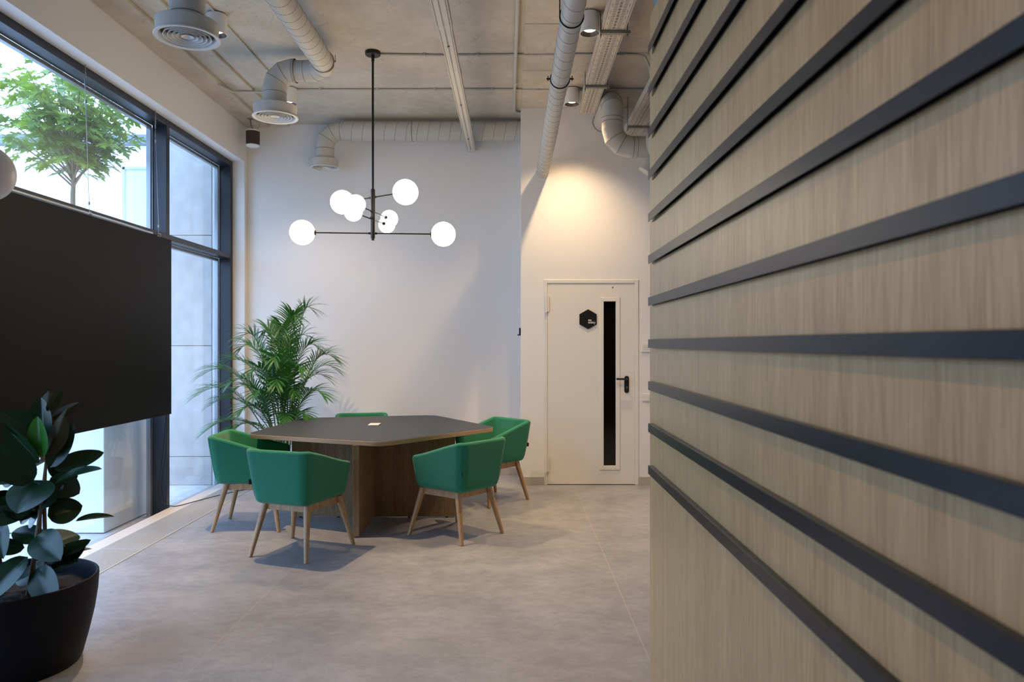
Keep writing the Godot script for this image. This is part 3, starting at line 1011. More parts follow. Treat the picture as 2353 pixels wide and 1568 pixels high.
func ducts() -> void:
	# main duct along the windows with elbow and drop to a round diffuser
	var r := 0.0875
	var Y := 3.775
	var x := -1.545
	var t := thing("air_duct", "grey spiral air duct that elbows down to a round diffuser beside the window", "air duct", Vector3.ZERO, 0.0, "grey spiral air ducts")
	var p := MB.new()
	p.tube([Vector3(x, Y, 1.5), Vector3(x, Y, -6.02)], r, 36, false)
	part("pipe", p, M.duct_paint, t)
	var s := MB.new()
	helix(s, Vector3(x, Y, -2.0), Vector3(x, Y, -6.0), r, 0.115, 0.0028)
	part("spiral_seam", s, M.duct_seam, t)
	var e := MB.new()
	var bend := arc_points(Vector3(x - 0.20, Y, -6.02), Vector3(1, 0, 0), Vector3(0, 0, -1), 0.20, 3)
	e.gored(bend + [Vector3(-1.83, Y, -6.22)], r)
	part("elbow", e, M.duct_paint, t)
	var e2 := MB.new()
	var dx := -2.008
	var bend2 := arc_points(Vector3(dx + 0.155, Y - 0.155, -6.22), Vector3(0, 1, 0), Vector3(-1, 0, 0), 0.155, 3)
	e2.gored([Vector3(-1.83, Y, -6.22)] + bend2 + [Vector3(dx, 3.48, -6.22)], 0.098)
	part("elbow", e2, M.duct_paint, t)
	for q in [[Vector3(x, Y, -6.015), Vector3(0, 0, 1), r], [bend[1], Vector3(-0.5, 0, -0.87), r], [bend[2], Vector3(-0.87, 0, -0.5), r], [Vector3(-1.75, Y, -6.22), Vector3(1, 0, 0), r], [Vector3(-1.83, Y, -6.22), Vector3(1, 0, 0), 0.098], [Vector3(-1.845, Y, -6.22), Vector3(1, 0, 0), 0.098],
		[bend2[1], Vector3(-0.87, -0.5, 0), 0.099], [bend2[2], Vector3(-0.5, -0.87, 0), 0.099], [Vector3(dx, 3.585, -6.22), Vector3(0, 1, 0), 0.098]]:
		ring_part(t, q[0], q[1], q[2], 0.0026)
	var cl := MB.new()
	cl.ring(Vector3(x, Y, -6.0), Vector3(0, 0, 1), r + 0.003, 0.004)
	cl.tube([Vector3(x + r + 0.004, Y, -6.0), Vector3(x + r + 0.02, Y, -6.0)], 0.006, 6)
	cl.tube([Vector3(x + r + 0.014, Y - 0.012, -6.0), Vector3(x + r + 0.014, Y + 0.05, -6.0)], 0.003, 6)
	cl.tube([Vector3(x, Y + r, -6.0), Vector3(x, ROD, -6.0)], 0.004, 6)
	part("clamp", cl, M.galvanised, t)
	diffuser(t, Vector3(dx, 3.386, -6.24), 0.188, 0.098, 0.095)

	# straight drop near the camera
	var t1 := thing("air_duct", "grey air duct dropping straight to a large round ceiling diffuser", "air duct", Vector3.ZERO, 0.0, "grey spiral air ducts")
	var d1 := Vector3(-2.035, 3.386, -4.615)
	var n1 := MB.new()
	var b1 := arc_points(Vector3(d1.x + 0.155, Y - 0.155, d1.z), Vector3(0, 1, 0), Vector3(-1, 0, 0), 0.155, 3)
	n1.gored([Vector3(x - r, Y, d1.z)] + b1 + [Vector3(d1.x, 3.48, d1.z)], 0.106)
	part("elbow", n1, M.duct_paint, t1)
	ring_part(t1, Vector3(d1.x, 3.53, d1.z), Vector3.UP, 0.106, 0.003)
	ring_part(t1, b1[2], Vector3(-0.5, -0.87, 0), 0.107, 0.003)
	diffuser(t1, d1, 0.196, 0.106, 0.095)

	# duct across the far wall
	var t2 := thing("air_duct", "grey spiral air duct running across the top of the plain far wall", "air duct", Vector3.ZERO, 0.0, "grey spiral air ducts")
	var z2 := -8.03
	var x2 := -2.045
	var n2 := MB.new()
	n2.tube([Vector3(x2 + 0.17, 3.79, z2), Vector3(STEP_X + 0.02, 3.79, z2)], 0.105, 36, false)
	part("pipe", n2, M.duct_paint, t2)
	var h2 := MB.new()
	helix(h2, Vector3(x2 + 0.2, 3.79, z2), Vector3(STEP_X, 3.79, z2), 0.105, 0.118, 0.003)
	part("spiral_seam", h2, M.duct_seam, t2)
	var b2 := arc_points(Vector3(x2 + 0.17, 3.62, z2), Vector3(0, 1, 0), Vector3(-1, 0, 0), 0.17, 3)
	var e4 := MB.new()
	e4.gored([Vector3(x2 + 0.20, 3.79, z2)] + b2 + [Vector3(x2, 3.47, z2)], 0.1)
	part("elbow", e4, M.duct_paint, t2)
	ring_part(t2, b2[1], Vector3(-0.87, -0.5, 0), 0.101, 0.003)
	ring_part(t2, b2[2], Vector3(-0.5, -0.87, 0), 0.101, 0.003)
	ring_part(t2, Vector3(x2 + 0.18, 3.79, z2), Vector3(1, 0, 0), 0.104, 0.003)
	ring_part(t2, Vector3(x2, 3.59, z2), Vector3.UP, 0.100, 0.003)
	ring_part(t2, Vector3(-1.09, 3.79, z2), Vector3(1, 0, 0), 0.108, 0.004)
	diffuser(t2, Vector3(x2, 3.386, z2 - 0.01), 0.153, 0.1, 0.09)

	# thinner duct above the passage to the door
	var t3 := thing("air_duct", "slim grey spiral duct running into the wall above the door", "air duct", Vector3.ZERO, 0.0, "grey spiral air ducts")
	var a3 := Vector3(0.345, 3.315, 1.5)
	var c3 := Vector3(0.313, 3.265, DOOR_Z)
	var n3 := MB.new()
	n3.tube([a3, c3], 0.0625, 32, false)
	part("pipe", n3, M.duct_paint, t3)
	var h3 := MB.new()
	helix(h3, a3.lerp(c3, 0.38), c3, 0.0625, 0.137, 0.0026)
	part("spiral_seam", h3, M.duct_seam, t3)
	var k3 := MB.new()
	var m3 := a3.lerp(c3, (1.5 + 5.02) / (1.5 - DOOR_Z))
	k3.ring(m3, c3 - a3, 0.066, 0.004)
	for sd in [-1.0, 1.0]:
		k3.tube([m3 + Vector3(0.064 * sd, 0, 0), m3 + Vector3(0.092 * sd, 0, 0)], 0.006, 6)
		k3.tube([m3 + Vector3(0.082 * sd, -0.015, 0), m3 + Vector3(0.082 * sd, 0.02, 0)], 0.0035, 6)
	part("clamp", k3, M.black_metal, t3)
	var k4 := MB.new()
	var m4 := a3.lerp(c3, (1.5 + 4.07) / (1.5 - DOOR_Z))
	k4.ring(m4, c3 - a3, 0.066, 0.004)
	k4.tube([m4 + Vector3(-0.066, -0.01, 0), Vector3(m4.x - 0.066, ROD, m4.z)], 0.0035, 6)
	part("clamp", k4, M.black_metal, t3)

	# bent duct by the right-hand trays
	var t4 := thing("air_duct", "grey duct from the door wall bending down and sideways by the cable trays", "air duct", Vector3.ZERO, 0.0, "grey spiral air ducts")
	var X4 := 0.94
	var Z4 := -6.95
	var R4 := 0.1
	var bA := arc_points(Vector3(X4, 3.788 - 0.15, Z4 - 0.15), Vector3(0, 1, 0), Vector3(0, 0, 1), 0.15, 3)
	var bB := arc_points(Vector3(X4 + 0.17, 3.33 + 0.17, Z4), Vector3(-1, 0, 0), Vector3(0, -1, 0), 0.17, 3)
	var n4 := MB.new()
	n4.gored([Vector3(X4, 3.788, DOOR_Z + 0.002)] + bA + bB + [Vector3(1.40, 3.33, Z4)], R4)
	part("pipe", n4, M.duct_paint, t4)
	ring_part(t4, Vector3(X4, 3.788, DOOR_Z + 0.008), Vector3(0, 0, 1), R4 + 0.002, 0.005)
	ring_part(t4, bA[1], Vector3(0, -0.5, 0.87), R4 + 0.001, 0.003)
	ring_part(t4, bA[2], Vector3(0, -0.87, 0.5), R4 + 0.001, 0.003)
	ring_part(t4, Vector3(X4, 3.60, Z4), Vector3.UP, R4, 0.003)
	ring_part(t4, Vector3(X4, 3.56, Z4), Vector3.UP, R4, 0.003)
	ring_part(t4, bB[1], Vector3(0.5, -0.87, 0), R4 + 0.001, 0.003)
	ring_part(t4, bB[2], Vector3(0.87, -0.5, 0), R4 + 0.001, 0.003)
	ring_part(t4, Vector3(1.13, 3.33, Z4), Vector3.RIGHT, R4, 0.003)
	ring_part(t4, Vector3(1.17, 3.33, Z4), Vector3.RIGHT, R4, 0.003)
	var n5 := MB.new()
	n5.tube([Vector3(1.41, 3.36, Z4 - 0.12), Vector3(1.41, 3.36, -5.2)], 0.175, 40)
	part("header_pipe", n5, M.duct_paint, t4)
	var n6 := MB.new()
	n6.tube([Vector3(1.36, 3.26, Z4 - 0.02), Vector3(1.25, 3.10, Z4 - 0.02)], 0.068, 24)
	n6.ring(Vector3(1.30, 3.172, Z4 - 0.02), Vector3(0.11, 0.16, 0), 0.07, 0.003)
	part("stub_pipe", n6, M.duct_paint, t4)

# a tray bottom with real slots: columns along x, rows along z
func tray_mesh(w: float, h: float, z0: float, z1: float, wide: bool) -> MB:
	var mb := MB.new()
	var row := 0.0165
	var rows := int((z1 - z0) / row)
	# edges of the columns, as fractions of the width
	var cut := [0.0, 0.035, 0.075, 0.15, 0.185, 0.24, 0.40, 0.445, 0.555, 0.60, 0.76, 0.815, 0.85, 0.925, 0.965, 1.0] if wide else [0.0, 0.06, 0.14, 0.44, 0.56, 0.86, 0.94, 1.0]
	for i in rows:
		var a := z0 + i * row
		var b := a + row
		for c in cut.size() - 1:
			var hole := false
			var hz0 := a + row * 0.25
			var hz1 := a + row * 0.75
			if wide:
				if c == 1 or c == 13:
					hole = true
				elif (c == 3 or c == 11) and (i % 6) < 3:
					hole = true
				elif c == 5 or c == 9:
					hole = true
					hz0 = a + row * 0.36
					hz1 = a + row * 0.68
				elif c == 7:
					hole = true
					hz0 = a + row * (0.34 if i % 3 else 0.12)
					hz1 = a + row * (0.68 if i % 3 else 0.90)
			else:
				if c == 1 or c == 5:
					hole = true
				elif c == 3:
					hole = true
			var xa: float = (cut[c] - 0.5) * w
			var xb: float = (cut[c + 1] - 0.5) * w
			if hole:
				mb.flat_poly([Vector3(xa, 0, a), Vector3(xb, 0, a), Vector3(xb, 0, hz0), Vector3(xa, 0, hz0)], Vector3.DOWN)
				mb.flat_poly([Vector3(xa, 0, hz1), Vector3(xb, 0, hz1), Vector3(xb, 0, b), Vector3(xa, 0, b)], Vector3.DOWN)
			else:
				mb.flat_poly([Vector3(xa, 0, a), Vector3(xb, 0, a), Vector3(xb, 0, b), Vector3(xa, 0, b)], Vector3.DOWN)
		for s in [-1.0, 1.0]:
			var o := Vector3(s, 0, 0)
			var x: float = s * w * 0.5
			var ys := [0.0, h * 0.3, h * 0.5, h]
			for k in 3:
				if k == 1 and i % 2 == 0:
					mb.flat_poly([Vector3(x, ys[1], a), Vector3(x, ys[2], a), Vector3(x, ys[2], a + row * 0.3), Vector3(x, ys[1], a + row * 0.3)], o)
					mb.flat_poly([Vector3(x, ys[1], a + row * 0.8), Vector3(x, ys[2], a + row * 0.8), Vector3(x, ys[2], b), Vector3(x, ys[1], b)], o)
				else:
					mb.flat_poly([Vector3(x, ys[k], a), Vector3(x, ys[k + 1], a), Vector3(x, ys[k + 1], b), Vector3(x, ys[k], b)], o)
			# rolled lip
			mb.flat_poly([Vector3(x, h, a), Vector3(x - s * 0.01, h, a), Vector3(x - s * 0.01, h, b), Vector3(x, h, b)], Vector3.UP)
	return mb

func tray_cables(t: Node3D, w: float, z0: float, z1: float) -> void:
	var n := int(w / 0.0185)
	for k in n:
		var m := MB.new()
		var pts := []
		for i in 17:
			pts.append(Vector3(-w / 2 + w * (k + 0.5) / n + 0.0012 * sin(i * 1.7 + k * 2.0), 0.0105, lerpf(z0, z1, i / 16.0)))
		m.tube(pts, 0.0098, 8)
		part("laid_cable", m, M.black_plastic, t)

func tray_support(t: Node3D, w: float, y: float, z: float) -> void:
	var b := MB.new()
	b.box(Vector3(-w / 2 - 0.008, y - 0.024, z - 0.02), Vector3(w / 2 + 0.04, y - 0.001, z + 0.02), 0.002)
	part("bracket", b, M.galvanised, t)
	for s in [-1.0, 1.0]:
		var r := MB.new()
		var rx: float = w / 2 + 0.02 if s > 0 else -w / 2 - 0.004
		r.tube([Vector3(rx, y - 0.05, z), Vector3(rx, ROD - t.position.y, z)], 0.004, 6)
		r.tube([Vector3(rx, y - 0.034, z), Vector3(rx, y - 0.025, z)], 0.009, 6)
		part("threaded_rod", r, M.galvanised, t)

func trays() -> void:
	var t := thing("cable_tray", "narrow slotted cable tray hanging between chandelier and passage, ending at far wall", "cable tray", Vector3(-0.461, 3.615, 0))
	part("tray", tray_mesh(0.094, 0.05, -8.22, -4.95, false), M.tray_paint, t)
	var up := MB.new()
	up = tray_mesh(0.104, 0.056, -5.02, -2.0, false)
	var o := part("tray_sleeve", up, M.tray_paint, t)
	o.position = Vector3(0, -0.006, 0)
	for z in [-5.3, -6.6, -7.7]:
		var r := MB.new()
		r.tube([Vector3(0.0, -0.006, z), Vector3(0.0, ROD - 3.615, z)], 0.004, 6)
		r.tube([Vector3(0.0, -0.001, z), Vector3(0.0, -0.010, z)], 0.010, 6)
		part("threaded_rod", r, M.galvanised, t)
	tray_cables(t, 0.09, -8.15, -2.1)
	var t2 := thing("cable_tray", "wide slotted cable tray beside the two passage downlights", "cable tray", Vector3(0.745, 3.80, 0))
	part("tray", tray_mesh(0.176, 0.06, -7.46, -3.38, true), M.tray_paint, t2)
	tray_cables(t2, 0.172, -7.44, -3.4)
	for z in [-5.48, -6.64]:
		tray_support(t2, 0.176, 0.0, z)
	var t3 := thing("cable_tray", "wide slotted cable tray lower down, reaching the wall right of the door", "cable tray", Vector3(1.23, 3.63, 0))
	part("tray", tray_mesh(0.176, 0.06, -7.64, -3.4, true), M.tray_paint, t3)
	tray_cables(t3, 0.172, -7.62, -3.42)
	for z in [-6.09, -7.3]:
		tray_support(t3, 0.176, 0.0, z)

	# conduits and cables on the ceiling
	var c1 := MB.new()
	c1.tube([Vector3(-1.12, CEIL - 0.012, -6.24), Vector3(-0.6, CEIL - 0.012, -6.26), Vector3(0.3, CEIL - 0.012, -6.24), Vector3(1.05, CEIL - 0.012, -6.24), Vector3(1.12, CEIL - 0.03, -6.24), Vector3(1.16, CEIL - 0.12, -6.24), Vector3(1.18, 3.66, -6.24)], 0.011, 8)
	for xx in [-0.75, -0.3, 0.5, 0.92]:
		c1.box(Vector3(xx - 0.01, CEIL - 0.026, -6.265), Vector3(xx + 0.01, CEIL, -6.225), 0.002)
	tag(part("ceiling_conduit", c1, M.duct_paint, self), "thin painted conduit from the chandelier canopy across the ceiling", "conduit")
	var c2 := MB.new()
	c2.tube([Vector3(-2.72, CEIL - 0.06, -6.85), Vector3(-2.72, CEIL - 0.04, -7.0), Vector3(-2.68, CEIL - 0.04, -7.08), Vector3(-2.45, CEIL - 0.035, -7.10), Vector3(-2.2, CEIL - 0.012, -7.11), Vector3(-0.5, CEIL - 0.012, -7.10), Vector3(1.5, CEIL - 0.012, -7.10)], 0.012, 8)
	for xx in [-1.85, -1.3, -0.75, -0.2, 0.25, 0.5]:
		c2.box(Vector3(xx - 0.012, CEIL - 0.028, -7.122), Vector3(xx + 0.012, CEIL, -7.08), 0.002)
	tag(part("ceiling_conduit", c2, M.duct_paint, self), "thin painted conduit crossing the whole ceiling nearer the far wall", "conduit")
	var c3 := MB.new()
	c3.tube([Vector3(0.045, CEIL - 0.018, -2.0), Vector3(0.040, CEIL - 0.018, -5.0), Vector3(0.03, CEIL - 0.018, -6.0), Vector3(0.015, CEIL - 0.018, -7.6), Vector3(0.02, CEIL - 0.018, -7.74), Vector3(0.05, CEIL - 0.018, -7.79), Vector3(STEP_X + 0.01, CEIL - 0.018, -7.80)], 0.015, 10)
	for zz in [-4.9, -6.9]:
		c3.tube([Vector3(0.03, CEIL - 0.018, zz - 0.03), Vector3(0.03, CEIL - 0.018, zz + 0.03)], 0.018, 10)
	tag(part("ceiling_conduit", c3, M.duct_paint, self), "thicker painted pipe along the ceiling bending into the wall corner", "conduit")
	var c4 := MB.new()
	c4.tube([Vector3(-2.2, CEIL - 0.009, -2.0), Vector3(-2.2, CEIL - 0.009, -7.0)], 0.008, 8)
	tag(part("ceiling_conduit", c4, M.duct_paint, self), "thin painted cable joining the downlights along the window", "conduit")

	# speaker in the corner
	var sp := thing("ceiling_speaker", "small dark cylindrical speaker with white ends hanging in the corner", "speaker", Vector3(-2.80, 3.60, -7.95))
	var b := MB.new()
	b.lathe(Vector3.ZERO, [Vector2(0.070, 0.015), Vector2(0.072, 0.16)], 32)
	part("grille_cloth", b, M.speaker_cloth, sp)
	var w := MB.new()
	w.lathe(Vector3.ZERO, [Vector2(0, 0.0), Vector2(0.064, 0.0), Vector2(0.071, 0.008), Vector2(0.071, 0.016)], 32)
	part("end_cap", w, M.white_plastic, sp)
	var w2 := MB.new()
	w2.lathe(Vector3.ZERO, [Vector2(0.074, 0.158), Vector2(0.074, 0.170), Vector2(0.066, 0.178), Vector2(0, 0.178)], 32)
	part("end_cap", w2, M.white_plastic, sp)
	var br := MB.new()
	br.tube([Vector3(0, 0.175, 0), Vector3(-0.02, 0.24, 0), Vector3(-0.03, CEIL - 0.035 - 3.60, 0)], 0.009, 8)
	br.box(Vector3(-0.06, CEIL - 0.04 - 3.60, -0.03), Vector3(0.0, CEIL - 0.033 - 3.60, 0.03), 0.002)
	br.tube([Vector3(0.03, 0.175, 0), Vector3(0.075, 0.21, 0.01), Vector3(0.07, 0.26, 0.0), Vector3(-0.01, 0.30, 0)], 0.0025, 6)
	part("bracket", br, M.galvanised, sp)

# ---------------------------------------------------------------- table
func rounded_outline(corners: Array, r: float, seg := 8) -> PackedVector2Array:
	var out := PackedVector2Array()
	var m := corners.size()
	for i in m:
		var p: Vector2 = corners[i]
		var a: Vector2 = (corners[(i + m - 1) % m] - p).normalized()
		var b: Vector2 = (corners[(i + 1) % m] - p).normalized()
		var half := acos(clampf(a.dot(b), -1, 1)) / 2.0
		var c := p + (a + b).normalized() * (r / sin(half))
		var s := (p + a * (r / tan(half)) - c).angle()
		var e := (p + b * (r / tan(half)) - c).angle()
		var d := wrapf(e - s, -PI, PI)
		for k in seg + 1:
			out.append(c + Vector2.from_angle(s + d * k / seg) * r)
	return out

const TABLE := Vector3(-1.236, 0.0, -6.585)

func table() -> void:
	var t := thing("pentagon_table", "five-sided meeting table with dark grey top and wood panel base", "table", TABLE)
	var cs := []
	for k in 5:
		var a := deg_to_rad(67.2 + 72.0 * k)
		cs.append(Vector2(cos(a), -sin(a)) * 1.10)
	var ol := rounded_outline(cs, 0.150, 12)
	var b := MB.new()
	b.loft(ol, [Vector2(0.003, 0.704), Vector2(0.0, 0.707), Vector2(0.0, 0.7365), Vector2(0.0015, 0.738)])
	part("top_edge", b, M.edge_band, t)
	var l := MB.new()
	l.loft(ol, [Vector2(0.0018, 0.738), Vector2(0.003, 0.7400)])
	part("tabletop", l, M.laminate, t)
	# cross-shaped base of wood panels standing on small feet
	var xc := 0.056
	var zc := 0.315
	box("base_panel", Vector3(xc - 0.69, 0.012, zc - 0.025), Vector3(xc + 0.69, 0.704, zc + 0.025), 0.0015, M.veneer_table, t)
	box("base_panel", Vector3(xc - 0.035, 0.012, zc + 0.025), Vector3(xc + 0.015, 0.704, zc + 0.67), 0.0015, M.veneer_table, t)
	box("base_panel", Vector3(xc - 0.035, 0.012, zc - 0.67), Vector3(xc + 0.015, 0.704, zc - 0.025), 0.0015, M.veneer_table, t)
	for q in [Vector2(-0.62, 0), Vector2(-0.3, 0), Vector2(0.3, 0), Vector2(0.62, 0), Vector2(-0.01, 0.6), Vector2(-0.01, -0.6)]:
		var f := MB.new()
		f.tube([Vector3(xc + q.x, 0.0, zc + q.y), Vector3(xc + q.x, 0.013, zc + q.y)], 0.012, 10)
		part("foot", f, M.black_plastic, t)
	var c := thing("table_socket", "small white square socket cover lying on the dark tabletop", "socket cover", Vector3(-1.248, 0.740, -6.66), deg_to_rad(2))
	box("cover", Vector3(-0.048, 0.0, -0.07), Vector3(0.048, 0.012, 0.07), 0.003, M.white_plastic, c)
	box("lid_groove", Vector3(-0.03, 0.0118, 0.0), Vector3(0.03, 0.0125, 0.004), 0.0, M.skirting, c)

# ---------------------------------------------------------------- tub chair
func tub_path(hw: float, zb: float, zf: float, r: float, m_arm := 8, m_arc := 10, m_back := 8) -> PackedVector2Array:
	var out := PackedVector2Array()
	for i in m_arm:
		out.append(Vector2(-hw, lerpf(-zf, zb - r, float(i) / m_arm)))
	for i in m_arc:
		var a := PI - (PI / 2) * i / m_arc
		out.append(Vector2(-hw + r, zb - r) + Vector2(cos(a), sin(a)) * r)
	for i in m_back + 1:
		out.append(Vector2(lerpf(-hw + r, hw - r, float(i) / m_back), zb))
	for i in range(1, m_arc + 1):
		var a := PI / 2 - (PI / 2) * i / m_arc
		out.append(Vector2(hw - r, zb - r) + Vector2(cos(a), sin(a)) * r)
	for i in range(1, m_arm + 1):
		out.append(Vector2(hw, lerpf(zb - r, -zf, float(i) / m_arm)))
	return out

func tub_chair() -> Node3D:
	var t := thing("tub_chair", "", "chair", Vector3.ZERO, 0.0, "green tub chairs round the table")
	var top := tub_path(0.270, 0.295, 0.222, 0.084)
	var bot := tub_path(0.228, 0.247, 0.213, 0.068)
	var y0 := 0.368
	var th := 0.046
	var rows := []
	var np := top.size()
	for i in np:
		var z := top[i].y
		var H := lerpf(0.622, 0.752, smoothstep(0.0, 1.0, clampf((z + 0.247) / 0.52, 0, 1)) * 0.35 + clampf((z + 0.222) / 0.47, 0, 1) * 0.65)
		var d := (top[mini(i + 1, np - 1)] - top[maxi(i - 1, 0)]).normalized()
		var o := Vector2(-d.y, d.x)
		if o.dot(top[i] - Vector2(0, 0.0)) < 0.0:
			o = -o
		var sec := PackedVector3Array()
		var at := func(s: float, inset: float, y: float) -> Vector3:
			var p := bot[i].lerp(top[i], s) - o * inset
			return Vector3(p.x, y, p.y)
		# underside, rounded lower edge, outer face
		sec.append(at.call(0.0, 0.075, y0))
		for k in 5:
			var a := (PI / 2) * k / 4.0
			sec.append(at.call(0.0, 0.048 * (1.0 - sin(a)), y0 + 0.048 * (1.0 - cos(a))))
		for k in range(1, 7):
			var s := k / 6.0
			var y := lerpf(y0 + 0.048, H - th / 2, s)
			sec.append(at.call(pow(s, 0.85), 0.0, y))
		for k in range(1, 8):
			var a := PI * k / 8.0
			sec.append(at.call(1.0, th / 2 * (1.0 - cos(a)), H - th / 2 + th / 2 * sin(a)))
		for k in 6:
			var s := 1.0 - k / 5.0
			var y := lerpf(y0 + 0.05, H - th / 2, s)
			sec.append(at.call(pow(maxf(s, 0.0), 0.85), th + 0.012 * (1.0 - s), y))
		rows.append(sec)
	# rounded fronts of the arms
	var capped := []
	for e in 2:
		var src: PackedVector3Array = rows[0] if e == 0 else rows[np - 1]
		var cx := 0.0
		for k in [0.35, 0.72, 1.0]:
			var sec := PackedVector3Array()
			for p in src:
				var cenx := (0.247 if p.x > 0 else -0.247) - signf(p.x) * 0.026 * clampf((0.58 - p.y) / 0.2, 0, 1)
				var ceny := clampf(p.y, 0.425, 0.577)
				var sh: float = 1.0 - sqrt(maxf(0.0, 1.0 - k * k))
				sec.append(Vector3(lerpf(p.x, cenx, sh), lerpf(p.y, ceny, sh), p.z - 0.022 * k))
			if e == 0:
				capped.push_front(sec)
			else:
				capped.append(sec)
	var all: Array = capped.slice(0, 3) + rows + capped.slice(3, 6)
	var sh := MB.new()
	sh.grid(all, true)
	part("shell", sh, M.green_cloth, t)
	# seam piping at the rear corners and inner rim
	for s in [-1.0, 1.0]:
		var sm := MB.new()
		var pts := []
		var ci := 8 + 5 if s < 0 else np - 1 - 8 - 5
		for k in range(5, 13):
			pts.append(rows[ci][k] + Vector3(s * 0.0005, 0, 0.0005))
		sm.tube(pts, 0.0016, 5, false)
		part("seam", sm, M.green_cloth, t)
	# seat
	var so := rounded_outline([Vector2(-0.205, 0.213), Vector2(0.205, 0.213), Vector2(0.205, -0.235), Vector2(-0.205, -0.235)], 0.06, 6)
	var se := MB.new()
	se.loft(so, [Vector2(0.02, 0.370), Vector2(0.004, 0.378), Vector2(0.0, 0.391), Vector2(0.0, 0.416), Vector2(0.008, 0.431), Vector2(0.03, 0.439), Vector2(0.08, 0.443)], true)
	part("seat", se, M.green_cloth, t)
	var un := MB.new()
	un.loft(rounded_outline([Vector2(-0.155, 0.175), Vector2(0.155, 0.175), Vector2(0.155, -0.18), Vector2(-0.155, -0.18)], 0.04, 5), [Vector2(0, 0.362), Vector2(0, 0.374)])
	part("seat_underside", un, M.seat_under, t)
	# wooden frame: rails and four splayed legs
	for q in [[Vector3(-0.165, 0, 0.15), Vector3(0.165, 0, 0.15)], [Vector3(-0.18, 0, -0.19), Vector3(0.18, 0, -0.19)], [Vector3(-0.165, 0, 0.15), Vector3(-0.18, 0, -0.19)], [Vector3(0.165, 0, 0.15), Vector3(0.18, 0, -0.19)]]:
		var m := MB.new()
		m.box(Vector3(-(q[1] - q[0]).length() / 2, 0.318, -0.011), Vector3((q[1] - q[0]).length() / 2, 0.368, 0.011), 0.002)
		var o := part("rail", m, M.oak, t)
		var d: Vector3 = (q[1] - q[0]).normalized()
		o.transform = Transform3D(Basis(d, Vector3.UP, d.cross(Vector3.UP)), (q[0] + q[1]) / 2)
	for q in [[-0.172, 0.157, -0.230, 0.250], [0.172, 0.157, 0.230, 0.250], [-0.187, -0.197, -0.268, -0.268], [0.187, -0.197, 0.268, -0.268]]:
		var m := MB.new()
		var lr := []
		for k in 7:
			var f := k / 6.0
			var c := Vector3(lerpf(q[2], q[0], f), lerpf(0.003, 0.369, f), lerpf(q[3], q[1], f))
			var hh := lerpf(0.0135, 0.0225, f)
			var row := PackedVector3Array()
			for j in 16:
				var a := TAU * j / 16.0
				var e := Vector2(cos(a), sin(a))
				var sq := pow(pow(absf(e.x), 3.2) + pow(absf(e.y), 3.2), -1.0 / 3.2)
				row.append(c + Vector3(e.x, 0, e.y) * hh * sq)
			lr.append(row)
		m.grid(lr, true)
		m.flat_poly(Array(lr[0]), Vector3.DOWN)
		m.flat_poly(Array(lr[6]), Vector3.UP)
		var lg := part("leg", m, M.oak, t)
		box("glide", Vector3(q[2] - 0.009, 0.0, q[3] - 0.009), Vector3(q[2] + 0.009, 0.004, q[3] + 0.009), 0.001, M.black_plastic, lg)
	# small black fabric label at a rear corner
	var tp: Vector3 = rows[13][7]
	var td := Vector3(tp.x, 0, tp.z).normalized()
	var tg := box("fabric_tag", Vector3(-0.001, -0.018, -0.012), Vector3(0.001, 0.018, 0.012), 0.0, M.black_plastic, t)
	tg.transform = Transform3D(Basis(td.cross(Vector3.UP), Vector3.UP, td * -1.0), tp + td * 0.008)
	return t

func chairs() -> void:
	var proto := tub_chair()
	# [x, z, facing x, facing z (towards the table), label]
	var spots := [
		[-1.515, -5.262, 0.345, -0.939, "green tub chair drawn up close to the end of the table's crosswise base panel"],
		[-0.420, -5.720, -0.775, -0.632, "green tub chair between table and wood-slatted wall, its raised back towards slats"],
		[-0.197, -6.980, -0.73, 0.683, "green tub chair standing closest to the white door"],
		[-2.120, -6.020, 0.997, -0.08, "green tub chair beside the window and floor grille, near the palm"],
		[-1.520, -7.450, 0.215, 0.977, "green tub chair with its back to plain far wall, mostly behind the tabletop"]]
	for k in spots.size():
		var s: Array = spots[k]
		var o := proto
		if k > 0:
			o = proto.duplicate()
			o.name = numbered("tub_chair")
			add_child(o)
		o.position = Vector3(s[0], 0.0, s[1])
		o.rotation.y = atan2(-s[2], -s[3])
		o.set_meta("label", s[4])

# ---------------------------------------------------------------- plants
func leaf_mesh(len: float, wid: float, curl: float, fold: float, top_mat: Material, under: Material) -> ArrayMesh:
	# blade along +X, face towards +Y
	var am := ArrayMesh.new()
	for side in 2:
		var rows := []
		for i in 15:
			var t := i / 14.0
			var w := wid * 0.5 * pow(sin(PI * pow(t, 0.86)), 0.62) if t < 0.93 else wid * 0.5 * lerpf(pow(sin(PI * pow(0.93, 0.86)), 0.62), 0.0, pow((t - 0.93) / 0.07, 0.6))
			if i == 0: w = 0.002
			var row := PackedVector3Array()
			for j in 9:
				var q := (j - 4) / 4.0
				var y := -curl * t * t * len + absf(q) * w * fold - (0.0025 if j == 4 else 0.0) + 0.0006 * sin(t * 22.0) * absf(q) * (1.0 - absf(q)) * 2.0
				row.append(Vector3(t * len, y - side * 0.0014, q * w))
			rows.append(row)
		var mb := MB.new()
		mb.grid(rows)
		var f := Vector3.ZERO
		for k in mb.n: f += k
		if (f.y > 0.0) == (side == 1):
			mb = MB.new()
			mb.grid(rows, false, -1)
		mb.commit(am)
		am.surface_set_material(side, top_mat if side == 0 else under)
	return am

